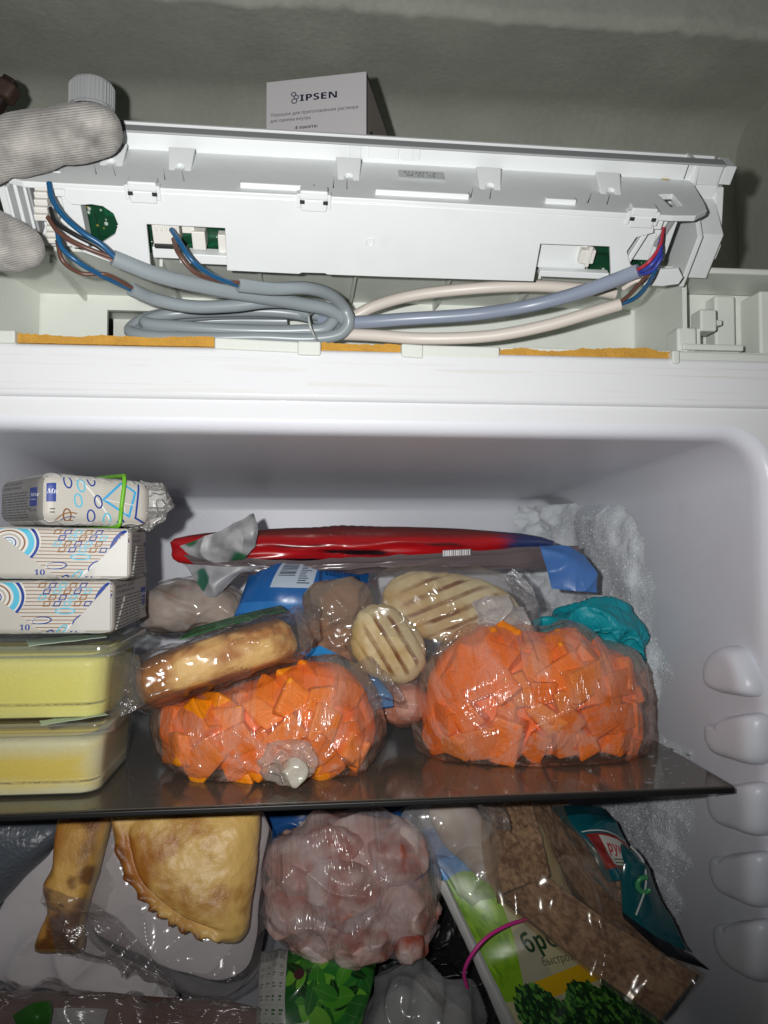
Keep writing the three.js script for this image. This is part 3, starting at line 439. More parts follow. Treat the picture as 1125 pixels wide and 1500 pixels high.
// ---------- things on top of the fridge ----------
{
  const a = P(537, 104, .62), b = V(a.x, yTray + .0045, a.z), q = onPlane(567, 190, V(0, a.y, 0), V(0, 1, 0));
  const back = q.clone().sub(a).setY(0).normalize(), left = V(back.z, 0, -back.x); if (left.x > 0) left.negate();
  const lw = .0835, A = b.clone().addScaledVector(left, lw), C = V(A.x, a.y, A.z), f = frame(A, b, C), d = .11;
  const face = canvasTex(512, 1400, (g, w, h) => {
    g.fillStyle = '#dedbdd'; g.fillRect(0, 0, w, h); g.fillStyle = '#20233c'; g.font = 'bold 62px sans-serif'; g.save(); g.translate(172, 132); g.scale(1.12, .85); g.fillText('IPSEN', 0, 0); g.restore();
    g.strokeStyle = '#4a4c60'; g.lineWidth = 5; for (const [x, y, r] of [[142, 88, 11], [156, 106, 11], [146, 128, 13]]) { g.beginPath(); g.arc(x, y, r, 0, 7); g.stroke(); }
    g.fillStyle = '#4c4d58'; g.font = '25px sans-serif'; g.fillText('Порошок для приготовления раствора', 22, 206, 450); g.fillText('для приема внутрь', 22, 240, 210); g.font = 'bold 26px sans-serif'; g.fillText('4 пакета:', 150, 292);
    g.strokeStyle = 'rgba(160,155,160,.25)'; g.lineWidth = 3; for (let i = 0; i < 30; i++) { g.beginPath(); const x = rr(0, w), y = rr(0, h); g.moveTo(x, y); g.lineTo(x + rr(-60, 60), y + rr(-8, 8)); g.stroke(); }
  });
  const side = canvasTex(512, 1400, (g, w, h) => { g.fillStyle = '#b7a9a6'; g.fillRect(0, 0, w, h); g.fillStyle = '#161312'; g.fillRect(0, 0, w, 26); g.fillRect(0, 0, 16, h); g.strokeStyle = '#1b1716'; g.lineWidth = 30; g.beginPath(); g.ellipse(110, 470, 60, 190, 0, 0, 7); g.stroke(); });
  const cm = (t) => new THREE.MeshPhysicalMaterial({ map: t, roughness: .55 }), pl = std(.66, .64, .62, .6);
  const t = thing('medicine_box', 'white cardboard medicine box with dark blue lettering standing behind the control panel', 'box', b);
  part(t, 'carton', new RoundedBoxGeometry(f.w, f.h, d, 2, .0007).applyMatrix4(f.m(d)), [cm(side), pl, pl, pl, cm(face), pl]);
  part(t, 'lid_flap', new THREE.CylinderGeometry(.1, .1, d - .004, 20, 1, true, -.41, .82).rotateX(Math.PI / 2).rotateZ(0).scale(1, .18, 1).translate(0, f.h / 2 - .0165, 0).applyMatrix4(f.m(d)), std(.62, .58, .54, .6));
  // bottle with a ribbed white cap behind the glove
  const c = P(135, 141, .60), yt = P(135, 122, .60).y, yb = P(135, 166, .60).y, bt = thing('bottle', 'bottle with ribbed white screw cap standing behind the gloved fingers', 'bottle', V(c.x, yTray + .0045, c.z)), ribs = [];
  const cap = new THREE.LatheGeometry([[0, yt], [.0132, yt], [.0149, yt - .0015], [.0156, yt - .004], [.0158, yb + .003], [.017, yb + .002], [.017, yb]].map(([r, y]) => new THREE.Vector2(r, y)), 40).translate(c.x, 0, c.z);
  for (let i = 0; i < 36; i++) { const q = i / 36 * 2 * Math.PI; ribs.push(new THREE.BoxGeometry(.0011, yt - yb - .007, .0011).translate(c.x + .0158 * Math.cos(q), (yt + yb) / 2 - .0002, c.z + .0158 * Math.sin(q))); }
  part(bt, 'cap', toCreasedNormals(cap, .5), std(.55, .56, .57, .45)); const cr = part(bt, 'grip_ribs', ribs, std(.55, .56, .57, .45));
  part(bt, 'body', new THREE.LatheGeometry([[.0145, yb], [.0145, yb - .004], [.032, yb - .03], [.033, yTray + .0065], [.031, yTray + .0045], [0, yTray + .0045]].map(([r, y]) => new THREE.Vector2(r, y)), 32).translate(c.x, 0, c.z), std(.6, .6, .6, .4));
  const k = P(4, 141, .66), kt = thing('wooden_stick', 'dark brown stub of a handle poking up at the left edge behind the glove', 'handle', V(k.x, yTray + .0045, k.z));
  part(kt, 'shaft', rbox(.012, .17, .012, .003, 8).rotateZ(-.5).translate(k.x - .034, k.y - .06, k.z), std(.035, .022, .018, .6)); part(kt, 'end_piece', rbox(.016, .014, .016, .003, 6).rotateZ(-.5).translate(k.x + .004, k.y + .002, k.z + .004), std(.09, .055, .04, .6));
}

// ---------- gloved hand ----------
{
  const B = (l, r) => l.map((q, i) => [P(...q), r[i]]);
  const chains = [
    B([[-150, 300, .406], [-60, 235, .408], [40, 210, .410], [110, 196, .414], [142, 192, .416]], [.026, .0150, .0148, .0144, .0130]),      // index
    B([[-150, 330, .431], [-70, 262, .446], [10, 236, .461], [60, 224, .476], [80, 222, .486]], [.024, .014, .0135, .013, .012]),            // middle, behind the panel end
    B([[-160, 350, .446], [-90, 300, .471], [-40, 275, .496], [0, 262, .511]], [.022, .013, .0125, .0115]),
    B([[-170, 370, .451], [-110, 335, .481], [-70, 318, .506], [-40, 305, .521]], [.02, .012, .011, .010]),
    B([[-180, 380, .401], [-110, 360, .391], [-50, 348, .391], [0, 352, .396], [30, 364, .400]], [.024, .016, .0148, .0142, .0115]),        // thumb
    B([[-150, 300, .406], [-160, 340, .431], [-190, 390, .426], [-300, 480, .416], [-420, 560, .396]], [.028, .03, .033, .032, .036]), // palm, wrist
  ];
  const n = 120, lo = V(1e9, 1e9, 1e9), hi = lo.clone().negate(); chains.flat().forEach(([p, r]) => { lo.min(p.clone().subScalar(r + .01)); hi.max(p.clone().addScalar(r + .01)); });
  const size = Math.max(...hi.clone().sub(lo).toArray()), mid = lo.clone().add(hi).multiplyScalar(.5), mc = new MarchingCubes(n, new THREE.MeshStandardMaterial(), false, false, 400000), sg = [];
  chains.forEach((c, ci) => { for (let i = 0; i + 1 < c.length; i++) sg.push([...c[i], ...c[i + 1], ci]); });
  const q = V(), ab = V();
  for (let z = 0, k = 0; z < n; z++) for (let y = 0; y < n; y++) for (let x = 0; x < n; x++, k++) {
    q.set((x - n / 2) / (n / 2), (y - n / 2) / (n / 2), (z - n / 2) / (n / 2)).multiplyScalar(size / 2).add(mid); let acc = 0; const K = 260, per = [];
    for (const [a, ra, b, rb, ci] of sg) { ab.subVectors(b, a); const t = THREE.MathUtils.clamp(q.clone().sub(a).dot(ab) / ab.lengthSq(), 0, 1), d = q.distanceTo(a.clone().addScaledVector(ab, t)) - (ra + (rb - ra) * t); per[ci] = Math.min(per[ci] ?? 1, d); }
    for (const d of per) acc += Math.exp(-Math.min(d, .08) * K);
    mc.field[k] = Math.log(acc) / K;
  }
  mc.isolation = 0; mc.update();
  let g = new THREE.BufferGeometry(); const cnt = mc.count; g.setAttribute('position', new THREE.Float32BufferAttribute(mc.positionArray.slice(0, cnt * 3), 3)); g = mergeVertices(g, 1e-5); g.scale(size / 2, size / 2, size / 2).translate(mid.x, mid.y, mid.z);
  { const p = g.attributes.position, ix = g.index; let vol = 0; const a = V(), b = V(), c = V(); for (let i = 0; i < ix.count; i += 3) { a.fromBufferAttribute(p, ix.getX(i)); b.fromBufferAttribute(p, ix.getX(i + 1)); c.fromBufferAttribute(p, ix.getX(i + 2)); vol += a.sub(mid).dot(b.sub(mid).cross(c.sub(mid))); } if (vol < 0) for (let i = 0; i < ix.count; i += 3) { const t = ix.getX(i + 1); ix.setX(i + 1, ix.getX(i + 2)); ix.setX(i + 2, t); } }
  g.computeVertexNormals();
  const p = g.attributes.position, nn = g.attributes.normal; for (let i = 0; i < p.count; i++) { const cr = (x0) => -.0016 * Math.exp(-(((p.getX(i) - x0 + .25 * (p.getY(i) - EYE - .22)) / .0035) ** 2)); const d = cr(-.158) + cr(-.132) * .7 + .0011 * fbm(p.getX(i) * 70, p.getY(i) * 70, p.getZ(i) * 70, 3) + .0009 * Math.sin(p.getX(i) * 210 + 2 * nz(p.getX(i) * 30, p.getY(i) * 30)) * Math.max(0, nz(p.getX(i) * 18, 3)); p.setXYZ(i, p.getX(i) + nn.getX(i) * d, p.getY(i) + nn.getY(i) * d, p.getZ(i) + nn.getZ(i) * d); }
  g.computeVertexNormals(); const uv = new Float32Array(p.count * 2); for (let i = 0; i < p.count; i++) { uv[i * 2] = p.getX(i) + .2 * p.getY(i); uv[i * 2 + 1] = p.getY(i) - .18 * p.getX(i) + .6 * p.getZ(i); } g.setAttribute('uv', new THREE.BufferAttribute(uv, 2));
  const knit = field(256, (u, v) => { const r = Math.abs(Math.sin(v * Math.PI * 16)), s = .5 + .5 * Math.sin((u * 24 + (Math.floor(v * 16) % 2) * .5) * 2 * Math.PI); return .25 + .5 * Math.sqrt(r) * (.7 + .3 * s); });
  const dirt = field(512, tiled((u, v) => { return .74 + .55 * fbm(u, v, 1, 5); }, 5), true);
  const t = thing('person', 'hand in a white knitted work glove holding up the control panel', 'person', P(-150, 340, .45));
  part(t, 'work_glove', g, std(.66, .63, .585, .95, { bumpMap: rep(knit, 46), bumpScale: .0008, map: rep(dirt, 14), sheen: .5, sheenRoughness: .8, sheenColor: new THREE.Color(.6, .6, .6) }), 'dirty white knitted glove');
  // loose fibres standing off the knit
  const fz = [], pv = V(), nv = V(); for (let i = 0; i < 1500; i++) { const k = Math.floor(rnd() * p.count); pv.fromBufferAttribute(p, k); if (pv.x < -.22) continue; nv.fromBufferAttribute(g.attributes.normal, k).add(V(rr(-.8, .8), rr(-.8, .8), rr(-.8, .8))).normalize(); const gg = new THREE.CylinderGeometry(.00004, .00007, rr(.001, .0026), 3, 1, true); gg.applyQuaternion(new THREE.Quaternion().setFromUnitVectors(V(0, 1, 0), nv)).translate(pv.x + t.position.x, pv.y + t.position.y, pv.z + t.position.z); fz.push(gg); }
  const fo = part(t, 'fibre', fz, std(.6, .58, .55, 1)); fo.userData.kind = 'stuff';
}

// ---------- butter packs ----------
{
  const W = '#c6c1b7', NAVY = '#1c3f93', SKY = '#5cc0dc', BR = '#8d5f33';
  const oval = (g, x, y, a, b, r, c, lw = 9) => { g.save(); g.translate(x, y); g.rotate(r); g.strokeStyle = c; g.lineWidth = lw; g.beginPath(); g.ellipse(0, 0, a, b, 0, 0, 7); g.stroke(); g.restore(); };
  const dia = (g, x, y, s, c) => { g.save(); g.translate(x, y); g.transform(1, 0, -.35, 1, 0, 0); g.strokeStyle = c; g.lineWidth = 7; g.strokeRect(-s, -s, 2 * s, 2 * s); g.restore(); };
  // wrapper front: a band of pattern in a V between two plain folded corners
  const front = (sh) => canvasTex(1024, 420, (g, w, h) => {
    g.fillStyle = W; g.fillRect(0, 0, w, h); g.translate(sh - 60, -20); g.scale(1.12, 1.12);
    g.save(); g.beginPath(); g.moveTo(60, 0); g.lineTo(520, 420); g.lineTo(720, 420); g.lineTo(960, 60); g.lineTo(905, 0); g.closePath(); g.fillStyle = '#d0ccc4'; g.fill(); g.clip();
    for (let y = 26; y < 420; y += 27) { g.strokeStyle = BR; g.lineWidth = 6; g.beginPath(); g.moveTo(0, y); g.lineTo(1000, y + 4); g.stroke(); }
    g.fillStyle = '#e3e0da'; g.beginPath(); g.arc(205, 120, 178, 0, 7); g.fill();
    for (const [r, c, l] of [[170, NAVY, 18], [132, SKY, 36], [92, BR, 10], [64, '#b9b2a6', 14], [40, NAVY, 7], [20, SKY, 6]]) { g.strokeStyle = c; g.lineWidth = l; g.beginPath(); g.arc(195, 130, r, 0, 7); g.stroke(); }
    for (let i = 0; i < 5; i++) for (let k = 0; k < 4; k++) dia(g, 480 + i * 62 + (k % 2) * 28, 40 + k * 46, 17, [BR, NAVY, SKY][(i + k) % 3]);
    oval(g, 620, 232, 58, 20, 0, SKY); oval(g, 480, 300, 58, 24, -.1, NAVY, 8); oval(g, 470, 300, 52, 18, -.1, '#e3e0da', 5);
    g.restore(); g.save();
    g.strokeStyle = NAVY; g.lineWidth = 26; g.beginPath(); g.arc(1010, 190, 205, Math.PI * .86, Math.PI * 1.42); g.stroke(); g.lineWidth = 11; g.beginPath(); g.arc(1010, 190, 132, Math.PI * .93, Math.PI * 1.4); g.stroke();
    g.lineWidth = 8; g.strokeStyle = BR; for (const a of [1.0, 1.12, 1.24]) { g.beginPath(); g.moveTo(1010 + 205 * Math.cos(a * Math.PI), 190 + 205 * Math.sin(a * Math.PI)); g.lineTo(1010 + 132 * Math.cos(a * Math.PI), 190 + 132 * Math.sin(a * Math.PI)); g.stroke(); }
    g.fillStyle = '#e6e4df'; g.beginPath(); g.moveTo(560, 420); g.lineTo(720, 420); g.lineTo(900, 150); g.lineTo(840, 150); g.fill();
    oval(g, 600, 372, 46, 17, -.9, SKY); oval(g, 700, 300, 46, 18, -.9, NAVY); oval(g, 520, 405, 40, 16, -.9, NAVY); oval(g, 660, 405, 40, 15, -.9, NAVY); oval(g, 790, 215, 38, 14, -.9, SKY);
    g.fillStyle = W; g.beginPath(); g.moveTo(-80, 60); g.lineTo(430, 420); g.lineTo(-80, 420); g.fill(); g.beginPath(); g.moveTo(1060, 30); g.lineTo(740, 420); g.lineTo(1060, 420); g.fill();
    g.fillStyle = NAVY; g.font = 'bold 60px serif'; g.fillText('10', 345, 372); g.restore();
  });
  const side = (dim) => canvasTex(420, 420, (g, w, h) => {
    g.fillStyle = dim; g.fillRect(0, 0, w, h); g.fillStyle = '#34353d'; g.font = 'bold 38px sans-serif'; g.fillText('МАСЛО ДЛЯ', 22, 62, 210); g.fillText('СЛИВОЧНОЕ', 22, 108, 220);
    for (let y = 140; y < 380; y += 26) for (let x = 22; x < 300;) { const l = rr(12, 56); g.globalAlpha = .75; g.fillRect(x, y, l, 12); x += l + 8; } g.globalAlpha = 1;
    g.fillStyle = '#1f3d92'; g.fillRect(330, 110, 66, 170); g.fillStyle = '#dcdde6'; g.font = 'italic bold 44px serif'; g.fillText('Mи', 332, 190); g.fillRect(338, 215, 50, 6); g.fillStyle = '#2a2b33'; g.font = 'bold 26px sans-serif'; g.fillText('82,5%', 330, 326, 66);
  });
  const pm = (t) => new THREE.MeshPhysicalMaterial({ map: t, roughness: .5 });
  const pl = std(.60, .585, .55, .4, { bumpMap: rep(wrinkleT, 1.2), bumpScale: .0012 });
  const pack = (a, b, c, d, label, sh) => {
    const f = frame(a, b, c), t = thing('butter_pack', label, 'butter', a.clone().add(b).multiplyScalar(.5), 'butter packs in patterned wrappers'), m = f.m(d);
    const g = new RoundedBoxGeometry(f.w, f.h, d, 3, .0042), p = g.attributes.position; for (let i = 0; i < p.count; i++) p.setXYZ(i, p.getX(i) + .0009 * fbm(p.getX(i) * 60, p.getY(i) * 60, p.getZ(i) * 60, 2), p.getY(i) + .0012 * fbm(p.getX(i) * 40, 3, p.getZ(i) * 50, 2), p.getZ(i) + .001 * fbm(p.getX(i) * 50, p.getY(i) * 80, 8, 2));
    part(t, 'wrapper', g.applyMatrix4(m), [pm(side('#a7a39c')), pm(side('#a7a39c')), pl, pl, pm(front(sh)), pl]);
    // folded end flap, a little proud of the end
    const fl = shapeOf([[-d / 2 + .004, -f.h / 2 + .002], [d / 2 - .004, -f.h / 2 + .002], [d * .22, f.h * .16], [-d * .22, f.h * .16]]), fg = new THREE.ExtrudeGeometry(fl, { depth: .0004, bevelEnabled: true, bevelSize: .0003, bevelThickness: .0003, bevelSegments: 1 }).rotateY(Math.PI / 2).translate(f.w / 2 + .0003, 0, 0);
    fg.clearGroups(); { const q = fg.attributes.position, u = fg.attributes.uv; for (let i = 0; i < q.count; i++) u.setXY(i, .5 - q.getZ(i) / d, .5 + q.getY(i) / f.h); }
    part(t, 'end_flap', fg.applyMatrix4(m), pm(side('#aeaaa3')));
    part(t, 'corner_fold', new THREE.ExtrudeGeometry(shapeOf([[f.w * .20, -f.h / 2 + .002], [f.w / 2 - .002, -f.h / 2 + .002], [f.w / 2 - .002, f.h * .44]]), { depth: .0003, bevelEnabled: true, bevelSize: .0003, bevelThickness: .0003, bevelSegments: 1 }).translate(0, 0, d / 2 + .0002).applyMatrix4(m), pl);
    return t;
  };
  pack(P(-62, 930, .492), P(166, 928, .492), P(-62, 850, .492), .098, 'lowest butter pack of the stack, lying on the upper plastic tub', 70);
  pack(P(-40, 848, .484), P(191, 849, .490), P(-40, 770, .484), .07, 'middle butter pack of the stack, between the lowest pack and the banded one', 60);
  // top pack, turned so that its end shows
  const long = canvasTex(1024, 420, (g, w, h) => {
    g.fillStyle = '#c4bfb5'; g.fillRect(0, 0, w, h); g.fillStyle = '#dcd8d0'; for (let y = 0; y < h; y += 17) for (let x = 0; x < 560; x += 17) { g.beginPath(); g.arc(x + (y % 2) * 8, y, 4, 0, 7); g.fill(); }
    g.fillStyle = '#1f3d92'; g.fillRect(30, 70, 84, 170); g.fillStyle = '#dcdde6'; g.font = 'italic bold 58px serif'; g.fillText('Mи', 32, 165); g.fillStyle = '#3a3a40'; g.fillRect(60, 300, 46, 10); g.fillRect(60, 330, 46, 10); g.translate(-170, -70); g.scale(1.3, 1.3); g.strokeStyle = '#eceae4'; g.lineWidth = 12; g.beginPath(); g.moveTo(300, 0); g.quadraticCurveTo(540, 180, 640, 420); g.stroke();
    for (const [x, y, c] of [[300, 90, NAVY], [395, 110, SKY], [470, 60, NAVY], [375, 220, SKY], [470, 330, NAVY], [520, 220, NAVY], [300, 330, BR], [590, 350, SKY], [700, 390, NAVY]]) { oval(g, x, y, 26, 46, -.2, c, 11); }
    for (const r of [60, 90, 120]) { g.strokeStyle = r === 90 ? '#6b5a88' : BR; g.lineWidth = 8; g.beginPath(); g.arc(330, 430, r, Math.PI, 1.6 * Math.PI); g.stroke(); }
    g.strokeStyle = '#46a9d8'; g.lineWidth = 18; g.beginPath(); g.moveTo(560, 200); g.lineTo(700, 60); g.lineTo(800, 130); g.lineTo(750, 320); g.closePath(); g.stroke(); g.strokeStyle = '#e8e6e2'; g.lineWidth = 6; g.beginPath(); g.moveTo(570, 200); g.lineTo(790, 230); g.moveTo(690, 80); g.lineTo(720, 300); g.stroke();
    g.strokeStyle = NAVY; g.lineWidth = 15; g.beginPath(); g.moveTo(835, 40); g.lineTo(800, 330); g.lineTo(900, 380); g.stroke();
  });
  const a = P(58, 768, .472), b = a.clone().add(V(.056, .0, -.038)), c = P(70, 690, .474), f = frame(a, b, c), d = .088, m = f.m(d), t = thing('butter_pack', 'topmost butter pack with a green band and a crumpled foil end', 'butter', a, 'butter packs in patterned wrappers');
  const g = new RoundedBoxGeometry(f.w, f.h, d, 7, .0085), p = g.attributes.position; for (let i = 0; i < p.count; i++) { const k = (p.getX(i) / f.w + .5); p.setY(i, p.getY(i) * (1 - .08 * k * k) - .002 * k * k); p.setXYZ(i, p.getX(i), p.getY(i) + .001 * fbm(p.getX(i) * 60, 2, p.getZ(i) * 50, 2), p.getZ(i) + .0030 * fbm(p.getX(i) * 50, p.getY(i) * 80, 8, 2)); }
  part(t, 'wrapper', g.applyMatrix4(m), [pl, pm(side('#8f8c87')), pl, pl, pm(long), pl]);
  const cr = rbox(.026, f.h * .9, d * .9, .009, 22, (x, y, z) => .0055 * (Math.pow(ridge(y * 55, z * 55, x * 40), 2) - .4) + .002 * fbm(y * 160, z * 160, x * 90, 2));
  part(t, 'crumpled_end', cr.translate(f.w / 2 + .004, -.002, 0).applyMatrix4(m), std(.60, .59, .56, .28, { bumpMap: rep(wrinkleT, 26), bumpScale: .0018, metalness: .15 }), 'crumpled foil end of the wrapper');
  const bd = [], hw = f.h / 2 + .0006, hd = d / 2 + .0008; for (const [y, z] of [[-hw, hd], [-hw * .3, hd + .0006], [hw * .5, hd + .0003], [hw * .95, hd - .002], [hw, 0], [hw, -hd], [0, -hd], [-hw, -hd]]) bd.push(V(f.w * .20 + y * .12, y, z));
  part(t, 'rubber_band', new THREE.TubeGeometry(new THREE.CatmullRomCurve3(bd, true, 'catmullrom', .1), 90, .0013, 8, true).applyMatrix4(m), std(.16, .48, .02, .35), 'lime green band round the wrapper');
}

// ---------- plastic tubs ----------
{
  const loft = (rings, cap) => { const pos = [], idx = [], uv = []; const n = rings[0].length; rings.forEach((r, j) => r.forEach((q, i) => { pos.push(q.x, q.y, q.z); uv.push(q.x + q.z, q.y); if (j < rings.length - 1) { const a = j * n + i, b = j * n + (i + 1) % n; idx.push(a, b, a + n, b, b + n, a + n); } })); for (const [k, s] of cap ?? []) { const o = k * n, c = pos.length / 3, m = rings[k].reduce((t, q) => t.add(q), V()).divideScalar(n); pos.push(m.x, m.y, m.z); uv.push(m.x + m.z, m.y); for (let i = 0; i < n; i++) s ? idx.push(o + i, o + (i + 1) % n, c) : idx.push(o + (i + 1) % n, o + i, c); } const g = new THREE.BufferGeometry(); g.setAttribute('position', new THREE.Float32BufferAttribute(pos, 3)); g.setAttribute('uv', new THREE.Float32BufferAttribute(uv, 2)); g.setIndex(idx); g.computeVertexNormals(); return g; };
  const tub = (x0, x1, dF, dB, y0, y1, label, top, rimc, colf, lab) => {
    const r = (o, y, rad = .012) => { const q = [], l = x0 - o, rt = x1 + o, fz = -(dF - o), bz = -(dB + o); for (const [cx, cz, s] of [[rt - rad, bz + rad, 0], [l + rad, bz + rad, 1], [l + rad, fz - rad, 2], [rt - rad, fz - rad, 3]]) for (let i = 0; i <= 6; i++) { const a = (s + i / 6) * Math.PI / 2; q.push(V(cx + rad * Math.cos(a), y, cz - rad * Math.sin(a))); } const f = []; q.forEach((p, i) => { const e = q[(i + 1) % q.length], k = p.distanceTo(e) > .02 ? 14 : 1; for (let w = 0; w < k; w++) f.push(p.clone().lerp(e, w / k)); }); return f.reverse(); };
    const h = y1 - y0, t = thing('plastic_tub', label, 'tub', V((x0 + x1) / 2, y0, -dF), 'clear plastic tubs of yellow food');
    const body = loft([r(-.004, y0 + .0008), r(-.0028, y0 + .002), r(0, y1 - .004), r(.0005, y1 - .0035), r(.005, y1 - .003), r(.0055, y1 - .0045)], [[0, 0]]);
    part(t, 'tub_wall', body, F.tub, 'clear thin plastic tub');
    part(t, 'lid', loft([r(.0058, y1 - .004), r(.006, y1 + .001), r(.005, y1 + .0024), r(-.001, y1 + .0022), r(-.003, y1 - .001), r(-.004, y1 - .0012)], [[5, 1]]), F.tub, 'clear snap-on lid');
    const lev = y0 + h * top, rim = loft([r(-.0050, y0 + .0012), ...Array.from({ length: 14 }, (_, i) => r(-.0042 + .0022 * i / 13, y0 + .0017 + (lev - .005 - y0) * i / 13)), r(-.003, lev), r(-.009, lev + .0006)], [[0, 0], [4, 1]]);
    setColors(rim, (x, y, z) => { const e = Math.min(Math.abs(y - y0) / .008, Math.abs(y - lev) / .009, Math.abs(x - x1) / .011); return mixc(rimc, colf, e * .9 - .25 + .5 * fbm(x * 50, y * 90, z * 50, 3)); });
    part(t, 'filling', rim, vc(.45, { bumpMap: rep(grainT, 18), bumpScale: .0005 }), 'pale yellow frozen filling');
    const L = lab.map((q) => onY(q[0], q[1], y1 + .0034)); part(t, 'label', sheet([[L[0], L[1]], [L[3], L[2]]], { n: 12, m: 6, t: .0003, disp: (u, v) => .002 * u * v + .0008 * fbm(u * 6, v * 4, 2, 2) }), std(.48, .60, .47, .55), 'pale green paper tab on the lid');
  };
  const dF = .4895, x1 = P(150, 1090, dF).x, x0 = x1 - .112;
  const yA = YS + .0006, yB = P(100, 1063, dF).y, yC = P(100, 950, dF).y;
  tub(x0, x1, dF, .585, yA, yB, 'clear plastic tub with frosted yellow food, standing directly on the glass shelf', .80, [.86, .78, .48], [.92, .68, .06], [[58, 1056], [150, 1042], [158, 1052], [60, 1062]]);
  tub(x0 + .0005, x1 + .002, dF - .001, .58, yB + .003, yC, 'clear plastic tub of pale yellow food, stacked under the butter packs', .86, [.84, .76, .20], [.88, .77, .13], [[38, 938], [150, 926], [156, 938], [42, 946]]);
}

// ---------- bags of orange vegetable cubes ----------
const cubes = []; for (let v = 0; v < 9; v++) {
  const w = [.030, .036, .028, .040, .034, .026, .042, .032, .024][v], h = [.024, .022, .026, .023, .028, .022, .021, .027, .024][v], d = [.014, .018, .015, .016, .017, .018, .014, .016, .018][v], c = []; for (let i = 0; i < 8; i++) c.push(V(rr(-.24, .24) * h * .8, rr(-.2, .2) * h, rr(-.12, .12) * d));
  const g = rbox(w, h, d, .0026, 10, (x, y, z) => .0009 * fbm(x * 120 + v * 3, y * 120, z * 120, 3)), p = g.attributes.position;
  for (let i = 0; i < p.count; i++) { const u = [p.getX(i) / w + .5, p.getY(i) / h + .5, p.getZ(i) / d + .5], o = V(); for (let k = 0; k < 8; k++) o.addScaledVector(c[k], ((k & 1) ? u[0] : 1 - u[0]) * ((k & 2) ? u[1] : 1 - u[1]) * ((k & 4) ? u[2] : 1 - u[2])); p.setXYZ(i, p.getX(i) + o.x, p.getY(i) + o.y, p.getZ(i) + o.z); }
  g.computeVertexNormals(); g.scale(.84, .84, .95); cubes.push(g);
}
const fibreC = field(256, tiled((u, v) => .90 + .16 * fbm(u * 2.5, v * .6, 2, 3) + .20 * fbm(u * 5, v * 5, 4, 2), 6), false), fibreB = field(256, tiled((u, v) => .5 + .6 * fbm(u * 4, v * .7, 2, 3) + .35 * fbm(u * 6, v * 6, 1, 2), 6));
const orange = [[1, 0.291, .004], [.95, 0.246, .004], [1, 0.335, .008], [.92, 0.280, .012], [1, 0.380, .06], [.95, 0.257, .006]].map((c) => std(...c, .42, { map: rep(fibreC, 24), bumpMap: rep(fibreB, 24), bumpScale: .0007 }));
function cubeBag(label, pts, D, T, knot) {
  const dp = (x, y, z, rho, t) => { const k = knot ? Math.atan2(y - knot[1], x - knot[0]) : t, kr = knot ? Math.hypot(x - knot[0], y - knot[1]) : 1, q = x * 55 + y * 18 + 2 * fbm(x * 14, y * 14, 3, 2); return .0036 * fbm(x * 26, y * 26, z * 26, 3) + .0014 * (Math.pow(ridge(x * 34 + fbm(x * 9, y * 9, 1, 2), y * 22, z * 30), 3) - .3) + .0011 * Math.pow(ridge(q * .5, y * 9 - x * 4, 5), 5) + .0008 * Math.pow(ridge(x * 16 + 2, y * 60 - x * 34, 9), 5) + (knot ? .0026 * Math.sin(k * 19 + 4 * fbm(x * 14, y * 14, 3, 2)) * Math.exp(-kr / .04) - .010 * Math.exp(-((kr / .018) ** 2)) : 0); };
  const g = pillow({ pts, D, T, N: 300, R: 72, disp: dp, floor: YS + .0008 }), { rad, to, ex, ey, ez } = g.userData;
  const base = g.userData.o.clone().setY(YS), t = thing('bag', label, 'bag of vegetables', base, 'bags of frozen orange cubes');
  const put = [], n = V(), zz = V(0, 0, 1); let tries = 0;
  while (put.length < 260 && tries++ < 16000) {
    const a = rr(-Math.PI, Math.PI), rho = Math.sqrt(rnd()) * .97, deep = put.length > 180 ? rr(.006, .016) : rr(0, .002), R = rad(a) - .0130 - deep, nk = Math.sqrt(Math.max(0, 1 - rho ** 2.4));
    const x = R * rho * Math.cos(a), y = R * rho * Math.sin(a), z = (T - .0122 - deep) * nk, w = to(x, y, z);
    if (knot && Math.hypot(x - knot[0], y - knot[1]) < .019) continue;
    if (w.y < YS + .0105 || put.some((q) => q.distanceTo(w) < .0148)) continue;
    put.push(w); n.set(0, 0, 0).addScaledVector(ex, Math.cos(a) * rho ** 1.6).addScaledVector(ey, Math.sin(a) * rho ** 1.6).addScaledVector(ez, nk + .05).normalize();
    const q = new THREE.Quaternion().setFromUnitVectors(zz, n).multiply(new THREE.Quaternion().setFromEuler(new THREE.Euler(rr(-.2, .2), rr(-.2, .2), rr(-3.2, 3.2), 'ZXY')));
    piece(t, 'vegetable_cube', cubes[Math.floor(rnd() * 9)], orange[Math.floor(rnd() * 6)], w, q, rr(.74, 1));
  }
  // the rest of the load in the middle of the bag
  const mx = pts.reduce((s, p) => s + p[0], 0) / pts.length, my = pts.reduce((s, p) => s + p[1], 0) / pts.length;
  const core = pillow({ pts: pts.map(([x, y]) => [x + (mx - x) * .085, y + (my - y) * .10]), D, T: T * .72, N: 90, R: 24, floor: YS + .004, disp: (x, y, z) => .006 * fbm(x * 50, y * 50, z * 50, 2) });
  part(t, 'packed_filling', core, std(.90, .27, .06, .6));
  part(t, 'plastic_film', g, F.carrot, 'thin clear plastic bag, crinkled and frosted');
  return { t, g };
}
